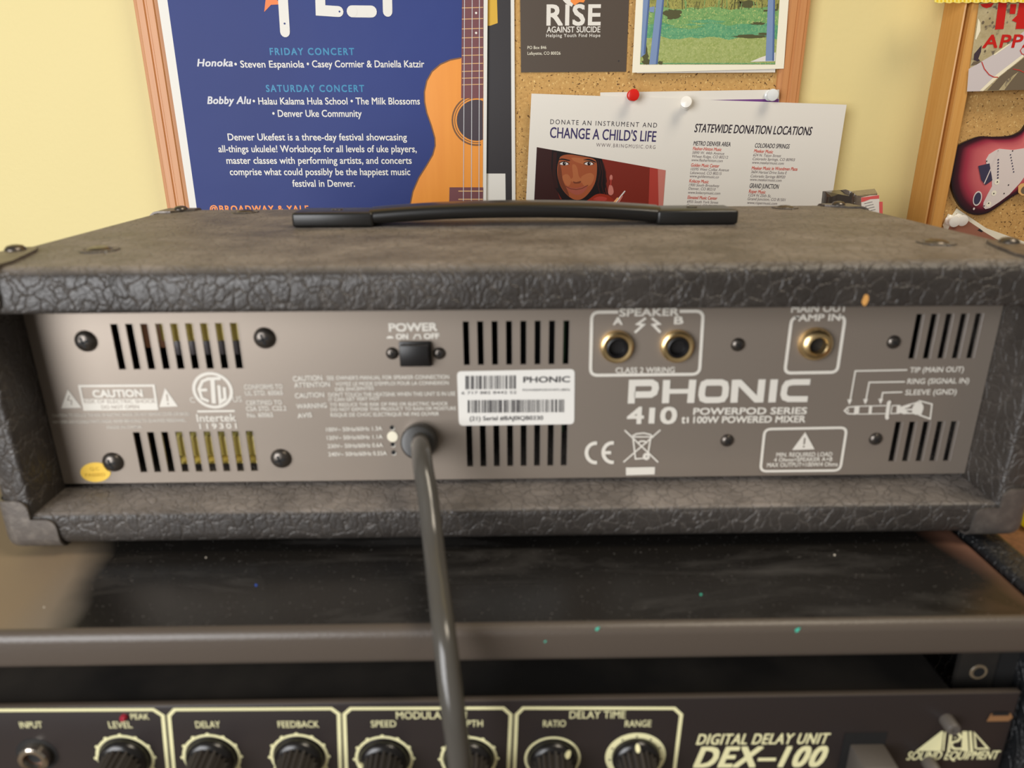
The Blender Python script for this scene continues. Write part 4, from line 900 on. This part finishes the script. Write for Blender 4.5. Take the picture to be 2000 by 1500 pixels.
# ------------------------------------------------------------------ second cork board at the right with its clippings
C2, F2 = .392, .3815
xa = atY(1847, 187, F2).x-.0005
board('cork_board', 'cork bulletin board in honey coloured frame at the right edge, holding a guitar cutout', .3765, .86, -.02, .66, .0175, F2, C2, 'honey_wood', True)
z4 = lambda x, y: (1800+x/7.5, y/7.5)
def d(m, Y):
    a, b, c, e = Y-.0001, Y-.0002, Y-.0003, Y-.0004
    P = lambda pts, Yq, mat: m.poly([z4(*q) for q in pts], Yq, mat)
    P([(690, 1010), (880, 900), (1050, 800), (1290, 640), (1470, 480), (2000, 100), (2000, 420), (1500, 810), (1100, 1130), (900, 1335), (665, 1340)], a, 'bag_lilac')
    P([(960, 1325), (1130, 1135), (1480, 860), (2000, 440), (2000, 1310)], a, 'bag_dark')
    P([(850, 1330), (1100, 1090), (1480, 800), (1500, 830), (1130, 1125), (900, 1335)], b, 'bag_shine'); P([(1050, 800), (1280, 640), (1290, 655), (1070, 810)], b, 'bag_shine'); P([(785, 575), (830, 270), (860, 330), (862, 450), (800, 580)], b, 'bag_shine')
    P([(1130, 1320), (1250, 1170), (1420, 1050), (1300, 1200), (1210, 1320)], b, 'bag_print')
    P([(760, 880), (770, 790), (880, 660), (870, 760), (830, 860), (860, 890), (820, 900)], b, 'uke_hole'); P([(720, 960), (760, 900), (830, 900), (880, 900), (800, 950)], b, 'bag_dark')
    for x, y, r in ((940, 390, 14), (970, 180, 8), (930, 750, 16), (1000, 270, 12), (900, 330, 20), (1040, 330, 16)): m.disc(*z4(x, y), r/7.5, r*1.3/7.5, b, 'bag_dark', 9)
    m.stroke([z4(*q) for q in ((880, 905), (920, 1010), (990, 1095), (1060, 1130), (1120, 1132))], 1.8, c, 'bag_line'); m.stroke([z4(*q) for q in ((1480, 690), (1445, 740), (1470, 790), (1540, 810))], 1.6, c, 'bag_line'); m.stroke([z4(*q) for q in ((1340, 1010), (1440, 1030), (1560, 1090))], 1.5, c, 'bag_line')
    P([(860, 60), (1060, 45), (1020, 100), (950, 120), (890, 100)], c, 'bag_red')
    P([(1125, 40), (1250, 40), (1200, 425), (1075, 432)], c, 'bag_red'); P([(1300, 60), (1390, 60), (1370, 205), (1290, 205)], c, 'bag_red'); P([(1430, 40), (1620, 40), (1600, 420), (1375, 425), (1390, 330), (1320, 300), (1400, 220)], c, 'bag_red')
    m.text('APPA', z4(885, 700), z4(1690, 690), 24.5, c, 'bag_red', .03, .04, 1.12)
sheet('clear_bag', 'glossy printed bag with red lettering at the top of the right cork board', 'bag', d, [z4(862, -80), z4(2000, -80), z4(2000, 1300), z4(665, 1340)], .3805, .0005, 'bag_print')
# yellow checked cloth strip
m = MB(); pt = [(x, 5.5-(x-1826)*.0045+1.2*sin(x*.35)) for x in range(1826, 2090, 6)]
slab(m, [(1822, -70)]+pt+[(2086, -72)], .378, .0008, 'gingham_pale')
for k in range(34):
    x = 1828+k*7.6; m.poly([(x, -70), (x+3.8, -70), (x+4.8, 4.2-(x-1826)*.0045), (x+1, 4.2-(x-1826)*.0045)], .3779, 'gingham_yellow')
for y in (-58, -48, -38, -28, -18, -8): m.poly([(1824, y), (2086, y-2), (2086, y+2.5), (1824, y+4.5)], .3778, 'gingham_yellow')
tag(m.build('checked_cloth', smooth=0), 'yellow and white checked cloth edge hanging over the top of the right cork board', 'cloth')

# guitar cutout
z5 = lambda x, y: (1500+x/2.884, y/2.884)
out = [(1780, 560), (1620, 590), (1500, 640), (1442, 722), (1408, 748), (1372, 762), (1330, 768), (1260, 770), (1195, 768), (1130, 790), (1085, 812), (1060, 835), (1046, 900), (1035, 980), (1032, 1020), (1040, 1075), (1062, 1130), (1090, 1170), (1130, 1200), (1180, 1211), (1240, 1198), (1300, 1160), (1360, 1118), (1420, 1085), (1500, 1060), (1600, 1040), (1700, 1010), (1800, 900), (1840, 740)]
GY = .3885
gt = thing('guitar_cutout', 'die cut picture of a red sunburst electric guitar on the right cork board', 'guitar picture', atY(1930, 400, GY))
m = MB(); P = [Vector((p.x, p.z)) for p in (atY(*z5(*q), GY) for q in out)]
sp = []
for i in range(len(P)):
    a, b, c, e = P[i-1], P[i], P[(i+1) % len(P)], P[(i+2) % len(P)]
    for k in range(3):
        u = k/3; sp.append(.5*((2*b)+(c-a)*u+(2*a-5*b+4*c-e)*u*u+(3*b-a-3*c+e)*u**3))
cx = atY(*z5(1420, 900), GY); cen = Vector((cx.x, cx.z)); n = len(sp); rings = [1, .93, .82, .68, .5, .25]
vs = [(cen.x+(p.x-cen.x)*r, GY, cen.y+(p.y-cen.y)*r) for r in rings for p in sp]+[(p.x, GY+.003, p.y) for p in sp]
fs = [[i*n+k, i*n+(k+1) % n, (i+1)*n+(k+1) % n, (i+1)*n+k] for i in range(len(rings)-1) for k in range(n)]+[[(len(rings)-1)*n+k for k in range(n)]]
m.add(vs, fs, 'burst'); e0 = len(rings)*n
m.add([vs[k] for k in range(n)]+[vs[e0+k] for k in range(n)], [[k, n+k, n+(k+1) % n, (k+1) % n] for k in range(n)]+[list(range(n, 2*n))], 'guitar_edge')
go = m.build('guitar_body', gt, smooth=0)
at = go.data.attributes.new('burst', 'FLOAT', 'POINT'); vals = [0.0]*len(m.v)
for i, v in enumerate([0, .18, .5, .8, 1, 1]):
    for k in range(n): vals[i*n+k] = v
at.data.foreach_set('value', vals)
m = MB(); b = GY-.0002
pg = [(1305, 838), (1285, 845), (1245, 870), (1228, 900), (1232, 935), (1255, 960), (1262, 1000), (1262, 1050), (1240, 1090), (1215, 1140), (1212, 1165), (1225, 1178), (1250, 1172), (1300, 1140), (1360, 1095), (1420, 1030), (1470, 960), (1520, 880), (1500, 822), (1442, 835), (1380, 845)]
slab(m, [z5(*q) for q in pg], GY-.0004, .0003, 'pickguard')
for x, y in ((1298, 850), (1378, 850), (1232, 908), (1217, 1160), (1243, 1145), (1272, 1090), (1292, 1025), (1330, 1090), (1355, 1042)): m.disc(*z5(x, y), 1.3, 1.5, GY-.0006, 'guitar_edge', 8)
for k in range(7): m.disc(*z5(1297-.4*k, 900+17*k), 1.6, 1.9, GY-.0006, 'guitar_metal', 9); m.disc(*z5(1366+3*k, 872+16*k), 1.3, 1.6, GY-.0006, 'guitar_metal', 9)
for x, y in ((1243, 1150), (1273, 1088), (1290, 1025)): m.disc(*z5(x, y), 5, 5.5, GY-.0005, 'paper_cream', 16)
m.build('pickguard', gt, smooth=0, label='cream pickguard')
m = MB(); slab(m, [z5(*q) for q in ((1185, 935), (1248, 920), (1264, 1015), (1225, 1042), (1202, 1015))], GY-.0006, .0003, 'guitar_metal'); m.stroke([z5(1218, 1035), z5(1305, 838)], 2, GY-.0007, 'pickguard'); m.build('bridge', gt, smooth=0, label='dark metal bridge with tremolo arm')
m = MB(); slab(m, [z5(1180+26*cos(a)*.95-14*sin(a)*0+(-22*sin(a))*-.35, 1118-42*sin(a)) for a in [2*pi*k/20 for k in range(20)]], GY-.0005, .0002, 'pickguard'); slab(m, [z5(1180+19*cos(a)+(22*sin(a))*.3, 1118-34*sin(a)) for a in [2*pi*k/20 for k in range(20)]], GY-.0007, .0002, 'guitar_metal'); m.disc(*z5(1160, 1176), 2, 2.4, GY-.0006, 'pickguard', 10); m.build('jack_plate', gt, smooth=0, label='oval metal jack plate')
m = MB(); slab(m, [z5(*q) for q in ((1410, 1050), (1425, 1035), (1500, 1020), (1500, 1100), (1430, 1102), (1410, 1085))], GY-.0009, .0004, 'maple'); m.disc(*z5(1448, 1070), 8, 8, GY-.0010, 'bag_dark', 14); m.build('headstock_piece', gt, smooth=0, label='pale wooden piece at the lower edge')

# tilted brown photo with a white border and its two pins
z6 = lambda x, y: (1760+x/6.25, 400+y/6.25)
def d(m, Y):
    m.poly([z6(*q) for q in ((678, 105), (735, 140), (960, 290), (1005, 325), (1400, 560), (900, 700), (560, 330), (640, 160))], Y-.0001, 'brown_photo'); m.poly([z6(*q) for q in ((930, 310), (960, 290), (1003, 325), (980, 335))], Y-.0002, 'ink')
sheet('snapshot', 'tilted brown snapshot with white border below the guitar cutout', 'photo', d, [z6(680, 45), z6(1040, 285), z6(1560, 470), z6(1560, 900), z6(700, 900), z6(510, 245), z6(575, 110), z6(625, 125)], .3908, .0005, 'paper_cream')
pin(1864, 433, .3908, 'pin_white', 'ivory push pin, left of the two on the brown snapshot', (.05, .05)); pin(1880, 431, .3908, 'pin_white', 'ivory push pin, right of the two on the brown snapshot', (0, .1))

# ------------------------------------------------------------------ things right of the rack
m = MB(); TX = RX1+.0235
cab = thing('side_table', 'brown wooden table top just right of the rack case', 'table', (.45, .15, -.76))
m.box((TX, -.10, -.035), (.80, .405, -.012), 'brown_wood', .003); m.build('table_top', cab)
for x in (TX+.03, .76):
    for y in (-.06, .37): m = MB(); m.box((x-.02, y-.02, -.76), (x+.02, y+.02, -.0352), 'brown_wood', .002); m.build('leg', cab)
def packet(label, x0_, x1_, y, z, z0, mats, lab):
    o = thing('packet', label, 'packet', ((x0_+x1_)/2, y, z0), 'wrapped packets'); m = MB(); n = 14; vs = []; fs = []
    rows = 9; rnd = random.Random(int(x0_*1e4))
    for i in range(rows):
        v = i/(rows-1); zz_ = z0+(z-z0)*v; dep = .0135*(1-.35*v)+.001
        for k in range(n):
            a = 2*pi*k/n; j = 1+.07*rnd.uniform(-1, 1)*(v > .1); top = (.003*rnd.uniform(-1, 1) if i == rows-1 else 0)
            vs.append(((x0_+x1_)/2+(x1_-x0_)/2*j*cos(a)*abs(cos(a))**-.35*1.0, y+dep*sin(a)*j, zz_+top))
    for i in range(rows-1):
        for k in range(n): fs.append([i*n+k, i*n+(k+1) % n, (i+1)*n+(k+1) % n, (i+1)*n+k])
    fs.append([(rows-1)*n+k for k in range(n)]); fs.append([k for k in range(n)][::-1]); m.add(vs, fs, mats); m.build('wrapper', o, smooth=60)
    return o
TZ = -.012
a, b = atY(1626, 384, .30), atY(1682, 380, .30); packet('dark glossy wrapped packet behind the amplifier, next to the donation flyer', a.x, b.x, .315, a.z, TZ, 'pack_dark', 0)
a, b = atY(1682, 382, .29), atY(1757, 384, .29); pk = packet('dark wrapped packet with white and red label behind the right rear corner of the amplifier', a.x, b.x, .325, b.z, TZ, 'pack_clear', 1)
m = MB(); LYp = .3095
slab(m, [(1682, 386), (1700, 382), (1717, 381), (1720, 440), (1684, 440)], LYp, .0004, 'pack_label'); m.poly([(1682, 386), (1717, 381), (1717, 388), (1700, 389), (1690, 393), (1682, 395)], LYp-.0001, 'pack_red'); m.poly([(1717, 394), (1724, 394), (1724, 440), (1718, 440)], LYp-.0001, 'pack_red')
for k in range(4): m.stroke([(1688+2*k, 398+5*k), (1704+2*k, 394+5*k)], .8, LYp-.0001, 'ink')
sub(m.build('label', smooth=0), pk)['label'] = 'white and red paper label'
c = atY(2004, 1030, .03); m = MB(); m.box((c.x-.006, .02, TZ+.0002), (c.x+.05, .09, c.z+.012), 'bright_yellow', .002); tag(m.build('yellow_box', smooth=30), 'bright yellow box on the brown table at the right edge', 'box')
